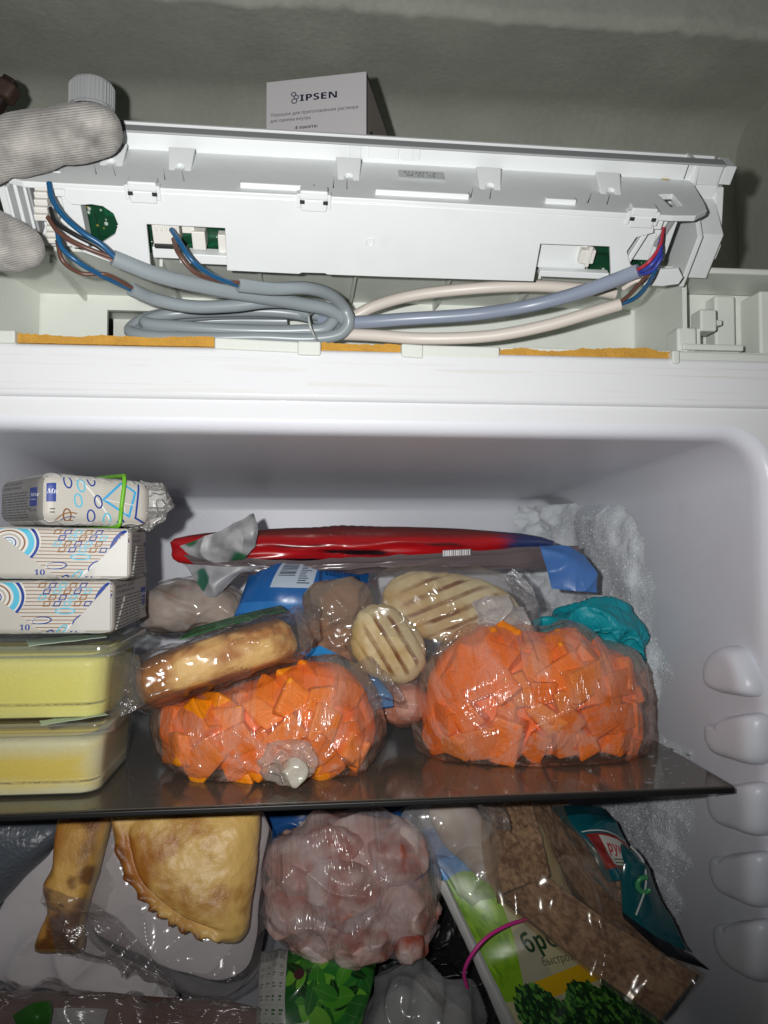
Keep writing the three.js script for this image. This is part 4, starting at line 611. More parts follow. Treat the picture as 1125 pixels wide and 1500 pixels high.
{
  const lb = cubeBag('bag of orange vegetable cubes knotted at the front', [[224, 1082], [222, 1050], [238, 1028], [300, 1012], [380, 985], [440, 965], [500, 962], [534, 985], [556, 1030], [563, 1075], [546, 1112], [510, 1137], [470, 1149], [425, 1152], [370, 1143], [300, 1134], [245, 1119]], .55, .052, [.016, -.028]);
  // gathered knot
  const kp = P(425, 1112, .496), kn = pillow({ pts: [[372, 1118], [392, 1096], [418, 1088], [448, 1092], [462, 1108], [452, 1132], [438, 1148], [420, 1146], [396, 1140]], D: .496, T: .006, N: 160, R: 30, floor: YS + .001, disp: (x, y, z, rho, t) => crumple(70, .0034)(x, y, z) });
  part(lb.t, 'knot', kn, filmMat({ t: .84, r: .2, c: [.96, .93, .88], k: 20 }), 'whitish gathered knot of the bag');
  part(lb.t, 'knot_tail', pillow({ pts: [[418, 1122], [432, 1112], [448, 1124], [446, 1146], [430, 1150], [418, 1142]], D: .488, T: .005, N: 60, R: 14, floor: YS + .001, disp: crumple(70, .002) }), filmMat({ t: .55, c: [.92, .90, .80], r: .25 }));
  cubeBag('bag of orange vegetable cubes lying at the right beside the frosted wall', [[604, 1080], [608, 1030], [618, 985], [645, 945], [690, 915], [750, 914], [800, 918], [842, 908], [882, 935], [928, 955], [946, 1010], [949, 1080], [925, 1117], [880, 1138], [820, 1146], [740, 1146], [670, 1126], [622, 1107]], .575, .056, null);
}

// ---------- loaf lying on the left bag ----------
{
  const a = P(206, 1030, .497), b = P(452, 950, .522), c = P(196, 966, .503), f = frame(a, b, c), d = .10, m = f.m(d), t = thing('baked_pie', 'flat golden pie in clear film lying on the knotted bag of orange cubes', 'pie', a.clone().add(b).multiplyScalar(.5));
  const NU = 220, HR = 26, CR = 12, pos = [], col = [], uv = [], idx = [];
  const put = (i, y, k) => { const q = i / NU * 2 * Math.PI, c = Math.cos(q), s = Math.sin(q), e = 2 / 3.4, bulge = 1 - .10 * Math.pow(Math.abs(2 * y / f.h), 3.2), x = Math.sign(c) * Math.pow(Math.abs(c), e) * f.w / 2 * k * bulge, z = Math.sign(s) * Math.pow(Math.abs(s), e) * d / 2 * k * bulge, w = .0022 * fbm(x * 50, y * 60, z * 50, 3) + .0010 * fbm(x * 160, y * 200, z * 160, 2); pos.push(x * (1 + w / .06), y + w * (k < 1 ? 1 : .3), z * (1 + w / .05)); uv.push(x + z, y + z);
    const top = y / f.h + .5, n = fbm(x * 26, y * 40, z * 26, 4), n2 = fbm(x * 90, y * 120, z * 90, 3); let g = mixc([.84, .54, .18], [.46, .18, .03], .42 + 3.2 * n + 1.2 * n2); g = mixc(g, [.14, .05, .012], THREE.MathUtils.smoothstep(top + .5 * n + .2 * n2, .80, 1.0) * .95); col.push(...mixc(g, [.34, .13, .025], THREE.MathUtils.smoothstep(.14 - top + .3 * n, 0, .18) * .85)); };
  for (let j = 0; j < CR; j++) for (let i = 0; i < NU; i++) put(i, -f.h / 2, (j + .01) / CR);
  for (let j = 0; j <= HR; j++) for (let i = 0; i < NU; i++) put(i, -f.h / 2 + f.h * j / HR, 1);
  for (let j = CR - 1; j >= 0; j--) for (let i = 0; i < NU; i++) put(i, f.h / 2 + .003 * (1 - j / CR), (j + .01) / CR);
  const rowsN = CR * 2 + HR + 1; for (let j = 0; j + 1 < rowsN; j++) for (let i = 0; i < NU; i++) { const p0 = j * NU + i, p1 = j * NU + (i + 1) % NU; idx.push(p0, p0 + NU, p1, p1, p0 + NU, p1 + NU); }
  const g = new THREE.BufferGeometry(); g.setAttribute('position', new THREE.Float32BufferAttribute(pos, 3)); g.setAttribute('color', new THREE.Float32BufferAttribute(col, 3)); g.setAttribute('uv', new THREE.Float32BufferAttribute(uv, 2)); g.setIndex(idx); g.computeVertexNormals();
  part(t, 'crust', g.applyMatrix4(m), vc(.55, { bumpMap: rep(plasterT, 16), bumpScale: .0012 }));
  const lab = canvasTex(256, 128, (q, w, h) => { q.fillStyle = '#1f5a2c'; q.fillRect(0, 0, w, h); q.fillStyle = '#9db79a'; for (let i = 0; i < 46; i++) { q.fillRect(rr(8, 235), rr(8, 112), rr(5, 22), 3.5); } q.fillStyle = '#2f7c3c'; q.fillRect(0, 0, w, 10); });
  part(t, 'label', sheet([[P(262, 940, .525), P(372, 908, .54), P(420, 897, .552)], [P(285, 922, .545), P(372, 898, .56), P(412, 889, .575)]].map((r) => r.map((q) => q.add(V(0, .001, 0)))), { n: 20, m: 6, t: .0003 }), new THREE.MeshPhysicalMaterial({ map: lab, roughness: .4, side: THREE.DoubleSide }), 'green label with pale print');
  part(t, 'plastic_film', rbox(f.w + .010, f.h + .006, d + .006, .012, 44, (x, y, z) => crumple(40, .0022)(x, y, z)).applyMatrix4(m), F.clear, 'clear wrinkled film');
  const tail = (grid) => part(t, 'film_tail', sheet(grid, { n: 40, m: 30, t: .0002, uvm: .12, disp: (u, v, p) => crumple(30, .0035)(p.x, p.y, p.z) }), F.clear, 'loose end of the clear film');
  tail([[[132, 985, .53], [165, 955, .52], [205, 960, .503]], [[128, 1010, .525], [165, 1000, .505], [203, 1000, .496]], [[150, 1045, .515], [180, 1048, .502], [210, 1034, .497]]]);
  tail([[[425, 890, .535], [452, 880, .55], [470, 890, .56]], [[440, 920, .525], [458, 915, .54], [471, 915, .55]], [[446, 955, .522], [452, 952, .535], [462, 945, .545]]]);
}

// ---------- upper compartment, behind ----------
{
  // tan lump in a bag behind the butter
  const pt = [[205, 905], [214, 872], [245, 856], [290, 851], [335, 862], [362, 885], [362, 915], [300, 922], [220, 922]];
  const t = thing('bag', 'bag of a pale tan lump behind the butter stack, left of the blue packet', 'bag', P(285, 925, .66));
  part(t, 'contents', pillow({ pts: pt, D: .66, T: .03, floor: YS + .02, disp: (x, y, z) => .006 * fbm(x * 40, y * 40, z * 40, 3), color: (x, y, z) => mixc([.40, .29, .20], [.25, .16, .10], .5 + 1.5 * fbm(x * 30, y * 30, z * 30, 3)) }), vc(.6));
  part(t, 'plastic_film', pillow({ pts: pt.map(([x, y]) => [x + (x - 285) * .05, y + (y - 890) * .08]), D: .657, T: .036, N: 140, R: 30, disp: crumple(34, .003) }), F.bag);
  // blue packet with a barcode
  const bt = thing('packet', 'blue packet with a white barcode label under the long red package', 'packet', P(420, 920, .64));
  const tx = canvasTex(512, 384, (g, w, h) => {
    g.fillStyle = '#1d5c9e'; g.fillRect(0, 0, w, h); g.fillStyle = '#2d74b8'; g.fillRect(0, 270, w, 60); g.fillStyle = '#143f70'; g.fillRect(300, 0, 14, h);
    g.save(); g.translate(112, 10); g.transform(1, 0, -.14, 1, 40, 0); g.fillStyle = '#aebccb'; g.fillRect(0, 0, 150, 190); g.fillStyle = '#16202c'; for (let y = 22; y < 130;) { const q = rr(2, 7); g.fillRect(14, y, 58, q); y += q + rr(2, 6); } for (let y = 20; y < 165; y += 13) g.fillRect(88, y, rr(20, 50), 5); g.restore();
    g.fillStyle = '#0c2748'; for (let x = 330; x < 470; x += 14) for (let y = 8; y < 120; y += 16) g.fillRect(x, y, rr(6, 11), rr(6, 12));
  });
  part(bt, 'wrapper', sheet([[[368, 826, .645], [425, 822, .64], [478, 828, .645], [540, 838, .655]], [[356, 868, .63], [415, 866, .625], [475, 870, .63], [542, 880, .64]], [[338, 912, .62], [410, 914, .618], [470, 920, .62], [540, 930, .63]]], { n: 50, m: 36, t: .003, puff: .012, disp: (u, v, p) => .0016 * fbm(p.x * 50, p.y * 50, 2, 3) }), new THREE.MeshPhysicalMaterial({ map: tx, roughness: .3, clearcoat: .3, side: THREE.DoubleSide }));
  // ribbed brown sausage-like food
  const st = thing('packet', 'film packet of ribbed brown food between the flat pie and the grilled buns', 'packet', P(492, 965, .6));
  for (const [x, y, a] of [[470, 938, .2], [505, 950, -.1], [490, 975, .35]]) { const o = P(x, y, .60), g = rbox(.024, .040, .022, .0105, 26, (q, w, e) => .0011 * Math.sin(w * 900) + .0008 * fbm(q * 80, w * 80, e * 80, 2)); setColors(g, (q, w) => mixc([.42, .19, .06], [.24, .09, .025], .5 + .5 * Math.sin(w * 900))); part(st, 'ribbed_piece', g.rotateZ(a).translate(o.x, o.y, o.z), vc(.5)); }
  part(st, 'plastic_film', pillow({ pts: [[440, 900], [455, 862], [490, 845], [530, 855], [548, 890], [548, 960], [530, 990], [480, 990], [448, 965]], D: .60, T: .016, disp: crumple(36, .003), N: 130, R: 26 }), F.tan);
  part(st, 'meat_slice', pillow({ pts: [[468, 888], [490, 856], [530, 862], [542, 892], [520, 915], [480, 912]], D: .615, T: .008, disp: (x, y, z) => .003 * fbm(x * 60, y * 60, z * 60, 2) }), std(.25, .16, .12, .6));
  // grilled buns in a clear bag
  const gt = thing('bag', 'clear bag with two grill-marked round buns behind the orange cubes', 'bag of buns', P(640, 990, .6));
  const bun = (pts, D, tx, ty, ang, off) => { const ca = Math.cos(ang), sa = Math.sin(ang); part(gt, 'bun', pillow({ pts, D, T: .014, Tb: .012, tx, ty, pw: 3.2, N: 130, R: 36, disp: (x, y, z) => .0018 * fbm(x * 70, y * 70, z * 70, 4) - .0006 * Math.max(0, Math.sin((x * ca + y * sa) * 640 + off)) ** 3, color: (x, y, z, rho) => { const s = (x * ca + y * sa) * 640 + off + .7 * fbm(x * 30, y * 30, 1, 2), k = THREE.MathUtils.smoothstep(Math.sin(s), .25, .8) * THREE.MathUtils.smoothstep(.86 - rho + .25 * fbm(x * 40, y * 40, 6, 2), 0, .22) * (z > 0 ? 1 : .4) * THREE.MathUtils.clamp(.85 + 1.8 * fbm(x * 32, y * 32, 9, 3), 0, 1); return mixc(mixc([.60, .51, .30], [.46, .31, .12], .3 + 1.8 * fbm(x * 40, y * 40, z * 40, 3) + .35 * THREE.MathUtils.smoothstep(.6 - rho, -.1, .3)), [.17, .06, .012], k); } }), vc(.55)); };
  bun([[560, 880], [568, 855], [592, 840], [640, 838], [700, 848], [745, 870], [762, 895], [750, 920], [700, 935], [640, 940], [595, 925], [570, 905]], .598, -.25, .1, 1.95, .4);
  bun([[514, 935], [520, 905], [545, 885], [575, 890], [605, 915], [622, 945], [622, 978], [600, 998], [565, 1000], [535, 985], [518, 962]], .578, -.1, .15, .55, 1.2);
  part(gt, 'plastic_film', pillow({ pts: [[508, 935], [520, 885], [552, 845], [600, 828], [690, 832], [760, 855], [792, 895], [770, 930], [700, 960], [635, 1000], [570, 1012], [522, 985]], D: .588, T: .026, N: 200, R: 44, disp: crumple(26, .0038) }), F.clear, 'clear crinkled bag');
  part(gt, 'film_tail', sheet([[[690, 885, .585], [735, 872, .58], [778, 905, .585]], [[700, 905, .572], [740, 898, .568], [782, 918, .575]], [[690, 925, .575], [735, 925, .572], [780, 930, .58]]], { n: 44, m: 30, t: .0002, uvm: .1, disp: (u, v, p) => crumple(46, .004)(p.x, p.y, p.z) }), F.milky, 'bunched silvery end of the bag');
  part(gt, 'film_tail', sheet([[[500, 985, .56], [540, 960, .56], [560, 985, .55]], [[525, 1020, .55], [560, 1005, .545], [585, 1010, .545]], [[540, 1045, .55], [575, 1035, .545], [600, 1040, .55]]], { n: 44, m: 30, t: .0002, uvm: .1, disp: (u, v, p) => crumple(46, .004)(p.x, p.y, p.z) }), F.clear, 'shiny wrinkled end of the bag');
  part(gt, 'film_tail', sheet([[[735, 850, .62], [752, 832, .62]], [[770, 872, .615], [780, 862, .615]], [[768, 898, .61], [788, 888, .61]]], { n: 20, m: 20, t: .0003, uvm: .1 }), F.grey, 'stiff translucent bag corner');
  // bright blue plastic piece
  const pb = thing('plastic_packet', 'glossy bright blue packet end poking out beside the left bag of cubes', 'packet', P(553, 1030, .54));
  part(pb, 'wrapper', sheet([[[438, 956, .575], [470, 946, .58]], [[505, 992, .585], [535, 980, .59]], [[536, 1024, .565], [574, 1018, .565]], [[550, 1038, .56], [576, 1034, .56]]], { n: 20, m: 40, t: .002, puff: .003, disp: (u, v, p) => crumple(30, .0014)(p.x, p.y, p.z) }), std(.03, .25, .60, .15, { clearcoat: .6 }));
  // pinkish bag between the two bags of cubes
  const qt = thing('bag', 'small pinkish frosted bag between the two bags of orange cubes', 'bag', P(585, 1055, .58)), qp = [[545, 1010], [590, 995], [625, 1010], [630, 1045], [600, 1057], [565, 1054]];
  part(qt, 'contents', pillow({ pts: qp, D: .60, T: .026, disp: (x, y, z) => .004 * fbm(x * 60, y * 60, z * 60, 2), color: (x, y, z) => mixc([.55, .20, .10], [.5, .34, .30], .5 + 1.6 * fbm(x * 45, y * 45, z * 45, 3)) }), vc(.5));
  part(qt, 'plastic_film', pillow({ pts: qp.map(([x, y]) => [x + (x - 588) * .08, y + (y - 1028) * .06]), D: .60, T: .03, N: 120, R: 26, disp: crumple(40, .003) }), F.carrot);
  // long red package
  const rt = thing('packet', 'long flat red package in dark film lying across the back on the other bags', 'package', P(560, 825, .66));
  part(rt, 'wrapper', pillow({ pts: [[250, 806], [254, 790], [275, 784], [380, 776], [560, 772], [700, 776], [790, 786], [815, 797], [790, 808], [700, 814], [560, 820], [400, 826], [300, 828], [262, 824]], D: .655, T: .016, Tb: .06, N: 260, R: 30, pw: 2.6, disp: (x, y, z, rho, t) => .0012 * Math.sin(y * 480 + 6 * fbm(x * 14, y * 20, 2, 2)) + .0014 * fbm(x * 40, y * 160, z * 40, 3), color: (x, y, z) => { const k = fbm(x * 14, y * 160, 3, 3), top = THREE.MathUtils.smoothstep(y + .004 * fbm(x * 20, 1, 1, 2), .004, .011); let q = mixc([.50, .008, .012], [.22, .004, .008], .3 + 1.6 * k); q = mixc(q, [.10, .022, .02], top * .9); q = mixc(q, [.015, .006, .008], THREE.MathUtils.smoothstep(k, .22, .3)); return mixc(q, [.02, .035, .12], THREE.MathUtils.smoothstep(x, .128, .142)); } }), vc(.28, { clearcoat: .4, clearcoatRoughness: .2 }));
  const fold = (grid, m, label, o = {}) => part(rt, o.name ?? 'film_fold', sheet(grid, { n: 50, m: 24, t: .0003, uvm: .12, disp: (u, v, p) => crumple(28, o.a ?? .0025)(p.x, p.y, p.z), ...o }), m, label);
  fold([[[268, 812, .635], [420, 820, .632], [600, 812, .632], [800, 800, .64], [850, 798, .645]], [[290, 832, .632], [420, 834, .628], [600, 828, .628], [800, 818, .636], [845, 815, .64]], [[300, 850, .64], [420, 842, .635], [600, 838, .632], [780, 832, .636], [820, 830, .64]]], filmMat({ t: .6, c: [.30, .24, .25], k: 2, r: .2 }), 'dull dark film skirt');
  fold([[[262, 800, .632], [320, 778, .625], [372, 752, .63]], [[280, 815, .63], [335, 800, .62], [378, 775, .625]], [[330, 824, .632], [355, 818, .626], [372, 800, .628]]], vc(.4), 'printed white and green bag corner', { name: 'bag_corner' });
  { const g = rt.children[rt.children.length - 1].geometry; setColors(g, (x, y, z) => { const k = fbm(x * 70, y * 90, 2, 4); return mixc(mixc([.42, .42, .43], [.12, .12, .13], .4 + 1.4 * k), [.02, .11, .05], THREE.MathUtils.smoothstep(fbm(x * 40, y * 40, 7, 2), .12, .22)); }); }
  fold([[[270, 826, .63], [340, 830, .625], [392, 828, .63]], [[285, 850, .628], [322, 850, .622], [352, 842, .628]], [[302, 872, .626], [312, 874, .624], [324, 868, .626]]], vc(.4), 'hanging printed bag corner', { name: 'bag_corner', a: .0015 });
  { const g = rt.children[rt.children.length - 1].geometry; setColors(g, (x, y) => mixc(mixc([.36, .36, .38], [.16, .16, .17], .4 + 1.2 * fbm(x * 60, y * 60, 5, 3)), [.03, .12, .08], THREE.MathUtils.smoothstep(fbm(x * 50, y * 50, 1, 2), .22, .3))); }
  fold([[[790, 800, .63], [830, 798, .625], [858, 812, .625]], [[800, 830, .62], [840, 828, .615], [872, 836, .618]], [[808, 862, .618], [845, 866, .612], [876, 868, .615]]], std(.06, .17, .46, .4, { bumpMap: rep(streakT, 1, 1), bumpScale: .001 }), 'blue end of the package', { name: 'blue_end', puff: .002 });
  { const tx2 = canvasTex(160, 48, (g) => { g.fillStyle = '#6e6468'; g.fillRect(0, 0, 160, 48); g.fillStyle = '#d6d6d8'; for (let x = 4; x < 150; x += 12) g.fillRect(x, 4, rr(5, 10), 38); }); fold([[[648, 806, .6275], [690, 804, .6275]], [[648, 816, .627], [690, 814, .627]]], new THREE.MeshPhysicalMaterial({ map: tx2, roughness: .4, side: THREE.DoubleSide }), 'white printed code', { name: 'printed_code', n: 6, m: 3, a: 0, uvm: 1 }); }
  // teal bag
  const tt = thing('bag', 'crumpled teal bag against the frosted wall behind the right bag', 'bag', P(870, 950, .64));
  part(tt, 'wrapper', pillow({ pts: [[775, 912], [800, 902], [840, 892], [888, 880], [918, 890], [938, 912], [944, 950], [935, 985], [900, 985], [860, 960], [820, 940], [785, 930]], D: .625, T: .022, N: 150, R: 30, disp: crumple(34, .006) }), std(.0, .30, .36, .5, { bumpMap: rep(wrinkleT, 16), bumpScale: .002 }));
}

// ---------- lower compartment ----------
{
  const FY = yFloor;
  // baked pasties on paper
  const pastyC = (seam) => (x, y, z, rho) => { const k = fbm(x * 38, y * 38, z * 38, 4), s = seam(x, y); let q = mixc([.84, .48, .11], [.40, .13, .015], .46 + 2.6 * fbm(x * 22, y * 22, z * 22, 4)); q = mixc(q, [.16, .055, .012], THREE.MathUtils.smoothstep(s + .8 * k, .30, .85) * .92); return mixc(q, [.72, .52, .22], THREE.MathUtils.smoothstep(rho, .86, .97) * .7); };
  const t1 = thing('baked_pasty', 'large golden brown baked pasty on white paper in clear film', 'pasty', P(270, 1400, .56));
  const out = [[168, 1180], [270, 1165], [376, 1180], [378, 1240], [368, 1330], [364, 1362], [350, 1380], [322, 1380], [284, 1366], [244, 1342], [212, 1314], [186, 1282], [170, 1240]];
  const roll = (rho, t) => Math.exp(-(((rho - .875) / .055) ** 2)) * THREE.MathUtils.smoothstep(Math.sin(t + .9) * -1, -.1, .35), crimp = (t) => .5 + .5 * Math.sin(t * 21 + 2.5 * nz(t * 3, 4));
  part(t1, 'crust', pillow({ pts: out, D: .562, T: .020, Tb: .008, tx: -.3, N: 260, R: 80, pw: 3.4,
    disp: (x, y, z, rho, t) => (z > 0 ? 1 : 0) * (.0058 * roll(rho, t) * (.35 + .65 * crimp(t)) - .003 * Math.exp(-(((rho - .76) / .04) ** 2)) * THREE.MathUtils.smoothstep(-Math.sin(t + .9), -.1, .35)) + .0022 * fbm(x * 36, y * 36, z * 36, 3) + .0006 * fbm(x * 160, y * 160, z * 160, 2),
    color: (x, y, z, rho, t) => { const k = fbm(x * 22, y * 22, z * 22, 4) - .04, k2 = fbm(x * 80, y * 80, z * 80, 3), r = roll(rho, t); let q = mixc([.88, .56, .17], [.46, .165, .018], .50 + 3.4 * k + .8 * k2); q = mixc(q, [.22, .065, .010], THREE.MathUtils.smoothstep(r * (.25 + crimp(t)) + 1.2 * k + .4 * k2, .45, 1.0) * .9); q = mixc(q, [.30, .09, .012], THREE.MathUtils.smoothstep(x + .02 * k * 3, .024, .042) * THREE.MathUtils.smoothstep(.02 - Math.abs(y + .012), -.01, .02) * .75); return mixc(q, [.86, .60, .26], THREE.MathUtils.smoothstep(rho, .93, .985) * .75); } }), vc(.42, { bumpMap: rep(plasterT, 20), bumpScale: .0010, clearcoat: .25, clearcoatRoughness: .35 }));
  const paper = std(.62, .585, .60, .7, { bumpMap: rep(wrinkleT, 2), bumpScale: .0006 });
  const sh = (t, name, grid, m, label, o = {}) => part(t, name, sheet(grid, { n: 44, m: 44, t: .0004, uvm: .14, disp: (u, v, p) => crumple(o.k ?? 16, o.a ?? .0016)(p.x, p.y, p.z), ...o }), m, label);
  const poly = (t, name, pts, D, T, m, label, o = {}) => part(t, name, pillow({ pts, D, T, N: 170, R: 34, pw: 5, disp: crumple(o.k ?? 16, o.a ?? .0022), ...o }), m, label);
  poly(t1, 'paper', [[156, 1185], [140, 1260], [126, 1318], [132, 1352], [170, 1384], [240, 1412], [326, 1436], [362, 1420], [374, 1390], [380, 1300], [384, 1185]], .582, .002, paper, 'white baking paper', { tx: -.3, pw: 8 });
  poly(t1, 'plastic_film', [[150, 1185], [132, 1262], [118, 1320], [128, 1362], [180, 1410], [250, 1445], [340, 1455], [378, 1430], [384, 1300], [388, 1185]], .566, .019, F.clear, 'clear film', { tx: -.3, k: 20, a: .003 });
  const t2 = thing('baked_pasty', 'small pasty on crumpled paper at the left, partly behind the large one', 'pasty', P(90, 1440, .57));
  part(t2, 'crust', pillow({ pts: [[92, 1190], [160, 1180], [150, 1260], [124, 1350], [120, 1392], [84, 1396], [52, 1394], [58, 1370], [72, 1335], [66, 1296], [78, 1270]], D: .572, T: .014, tx: -.25, N: 130, R: 34, pw: 3.4, disp: (x, y, z) => .002 * fbm(x * 50, y * 50, z * 50, 3), color: pastyC((x, y) => 1.0 * Math.max(0, fbm(x * 40, y * 40, 3, 3) * 2.4) + Math.exp(-(((y + .034) / .010) ** 2)) * 1.0 + .7 * Math.exp(-(((x - .016) / .010) ** 2))) }), vc(.45, { bumpMap: rep(plasterT, 20), bumpScale: .0012 }));
  poly(t2, 'paper', [[60, 1235], [20, 1295], [-12, 1345], [-30, 1420], [30, 1446], [100, 1448], [190, 1466], [262, 1462], [250, 1440], [180, 1400], [140, 1370], [128, 1320], [150, 1230]], .592, .002, paper, 'crumpled baking paper', { tx: -.3, k: 20, a: .004, pw: 8 });
  sh(t2, 'plastic_film', [[[60, 1300, .55], [150, 1330, .54], [240, 1420, .535]], [[70, 1360, .545], [130, 1380, .535], [258, 1450, .53]], [[80, 1400, .545], [160, 1420, .535], [262, 1462, .53]]], F.clear, 'clear film with sharp creases', { k: 34, a: .005 });
  sh(t2, 'plastic_film', [[[-20, 1440, .55], [100, 1440, .54], [260, 1465, .535], [380, 1470, .53]], [[-20, 1470, .53], [100, 1462, .525], [250, 1480, .52], [380, 1490, .52]], [[-20, 1520, .52], [120, 1520, .515], [260, 1520, .51], [380, 1520, .51]]], F.clear, 'clear film along the bottom edge', { k: 34, a: .005 });
  const lf = thing('meat_packet', 'film-wrapped brownish meat with a green leaf at the bottom left corner', 'packet', P(170, 1520, .53));
  poly(lf, 'contents', [[-60, 1470], [60, 1462], [180, 1468], [300, 1474], [384, 1490], [384, 1600], [-60, 1600]], .545, .02, vc(.5), undefined, { pw: 3, color: (x, y, z) => mixc([.22, .12, .10], [.36, .25, .22], .5 + 1.5 * fbm(x * 26, y * 40, z * 26, 3)) });
  sh(lf, 'leaf', [[[22, 1488, .527], [48, 1468, .522], [76, 1462, .527]], [[26, 1500, .522], [54, 1490, .516], [78, 1480, .522]], [[30, 1520, .522], [58, 1515, .518], [76, 1505, .522]]], std(.03, .16, .015, .4), 'dark green leaf', { n: 16, m: 16, a: .004 });
  sh(lf, 'paper_scrap', [[[78, 1478, .528], [160, 1478, .525]], [[70, 1530, .524], [140, 1530, .52]]], paper, 'pale paper scrap', { n: 20, m: 16, a: .003 });
  const gb = thing('bag', 'dark grey frosted bag under the left end of the glass shelf', 'bag', P(20, 1330, .58));
  poly(gb, 'wrapper', [[-80, 1190], [60, 1190], [95, 1205], [60, 1258], [10, 1310], [-30, 1345], [-90, 1345]], .60, .02, std(.10, .115, .135, .35, { bumpMap: rep(grainT, 14), bumpScale: .002 }), undefined, { pw: 2.6, a: .004 });
  // bag of frozen meat
  const mt = thing('bag', 'frosted clear bag of pink raw meat pieces under the middle of the shelf', 'bag of meat', P(515, 1400, .585));
  const mp = [[384, 1310], [388, 1265], [405, 1238], [440, 1212], [470, 1192], [520, 1184], [565, 1190], [600, 1210], [628, 1240], [642, 1290], [646, 1332], [628, 1362], [590, 1392], [540, 1402], [480, 1396], [420, 1378], [392, 1348]];
  part(mt, 'frozen_core', pillow({ pts: mp.map(([x, y]) => [x + (515 - x) * .10, y + (1300 - y) * .10]), D: .582, T: .022, N: 90, R: 24, disp: (x, y, z) => .006 * fbm(x * 50, y * 50, z * 50, 3), color: (x, y, z) => mixc([.50, .26, .22], [.68, .54, .50], .5 + 2 * fbm(x * 30, y * 30, z * 30, 3)) }), vc(.5));
  for (const [x, y, rx, ry, d, q] of [[440, 1262, 52, 44, .585, 0], [425, 1330, 42, 46, .58, .2], [492, 1225, 50, 36, .59, .5], [500, 1300, 58, 52, .57, .1], [575, 1248, 50, 46, .582, .9], [590, 1322, 50, 48, .578, .15], [520, 1366, 60, 34, .575, .3], [462, 1368, 44, 28, .578, .3], [596, 1366, 30, 26, .573, 1]]) {
    const pts = []; for (let i = 0; i < 10; i++) { const a = i / 10 * 2 * Math.PI, k = rr(.88, 1.14); pts.push([x + rx * k * Math.cos(a), y + ry * k * Math.sin(a)]); }
    part(mt, 'meat_piece', pillow({ pts, D: d, T: .030, N: 90, R: 26, disp: (u, v, w) => .007 * fbm(u * 42 + x, v * 42, w * 42, 4) + .003 * (Math.pow(ridge(u * 40 + x, v * 40, w * 30), 2) - .4), color: (u, v, w) => mixc(mixc([.48, .20, .15], [.42, .09, .05], q), [.70, .56, .52], .42 + 2.8 * fbm(u * 34 + x, v * 34, w * 34, 4)) }), vc(.45));
  }
  part(mt, 'plastic_film', pillow({ pts: mp, D: .578, T: .040, N: 220, R: 50, disp: (x, y, z, rho, t) => crumple(26, .0042)(x, y, z) + .003 * Math.pow(ridge(x * 30 + y * 5, y * 5, 3), 4) }), filmMat({ t: .90, haze: 9, contact: 1, c: [.90, .84, .84], k: 12, b: .0014, streak: 1 }), 'frosted crinkled bag');
  const bb = thing('packet', 'deep blue packet behind the bag of pink meat', 'packet', P(470, 1240, .65));
  poly(bb, 'wrapper', [[384, 1180], [600, 1176], [596, 1206], [520, 1215], [440, 1225], [412, 1250], [388, 1246]], .655, .012, std(.015, .09, .30, .3, { clearcoat: .5 }), undefined, { pw: 3, a: .004 });
  sh(bb, 'white_stripe', [[[438, 1204, .636], [482, 1199, .636]], [[438, 1210, .634], [482, 1205, .634]]], std(.6, .6, .6, .5), undefined, { n: 6, m: 3, a: 0 });
  // dark bag below the pile
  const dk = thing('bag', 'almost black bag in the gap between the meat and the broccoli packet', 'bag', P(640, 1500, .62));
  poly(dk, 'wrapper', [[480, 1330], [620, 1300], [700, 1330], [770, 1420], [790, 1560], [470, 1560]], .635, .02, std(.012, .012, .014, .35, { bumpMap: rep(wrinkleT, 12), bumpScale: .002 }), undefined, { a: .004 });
  // packet of salad greens
  const sg = thing('packet', 'packet printed with green leaves and a nutrition table at the bottom', 'packet of greens', P(460, 1510, .55));
  const gx = canvasTex(700, 560, (g, w, h) => {
    g.fillStyle = '#2c7a2e'; g.fillRect(0, 0, w, h); g.fillStyle = '#1d5f26'; g.fillRect(210, 0, 190, h);
    for (let i = 0; i < 60; i++) { const x = rr(250, w), y = rr(0, h), a = rr(0, 7), s = rr(40, 110); g.save(); g.translate(x, y); g.rotate(a); g.fillStyle = ['#4f9a2c', '#3b8429', '#69ad35', '#276b26', '#153f18'][i % 5]; g.beginPath(); g.moveTo(-s, 0); g.bezierCurveTo(-s * .4, -s * .7, s * .6, -s * .6, s, 0); g.bezierCurveTo(s * .6, s * .5, -s * .4, s * .6, -s, 0); g.fill(); g.strokeStyle = 'rgba(170,205,120,.5)'; g.lineWidth = 2; g.beginPath(); g.moveTo(-s, 0); g.lineTo(s, 0); g.stroke(); g.restore(); }
    g.fillStyle = '#4c2a33'; g.beginPath(); g.arc(300, 250, 34, 0, 7); g.fill();
    g.fillStyle = '#b3b3ae'; g.fillRect(0, 0, 215, h); g.fillStyle = '#3c3f3c'; for (let y = 14; y < 130; y += 15) for (let x = 12; x < 195;) { const l = rr(8, 34); g.fillRect(x, y, l, 7); x += l + 6; }
    for (let r = 0; r < 7; r++) for (let c = 0; c < 4; c++) { const x = 14 + c * 50, y = 170 + r * 54; g.strokeStyle = '#8d8f8a'; g.strokeRect(x, y, 46, 48); g.fillStyle = r > 2 && c > 1 ? '#3d6b3d' : '#767a74'; g.fillRect(x + 8, y + 12, rr(16, 32), 9); g.fillRect(x + 8, y + 27, rr(10, 28), 7); }
    g.fillStyle = '#d9e4d2'; g.font = 'italic bold 26px sans-serif'; g.save(); g.translate(258, 470); g.rotate(-.12); g.fillText('свежий', 0, 0); g.restore();
  });
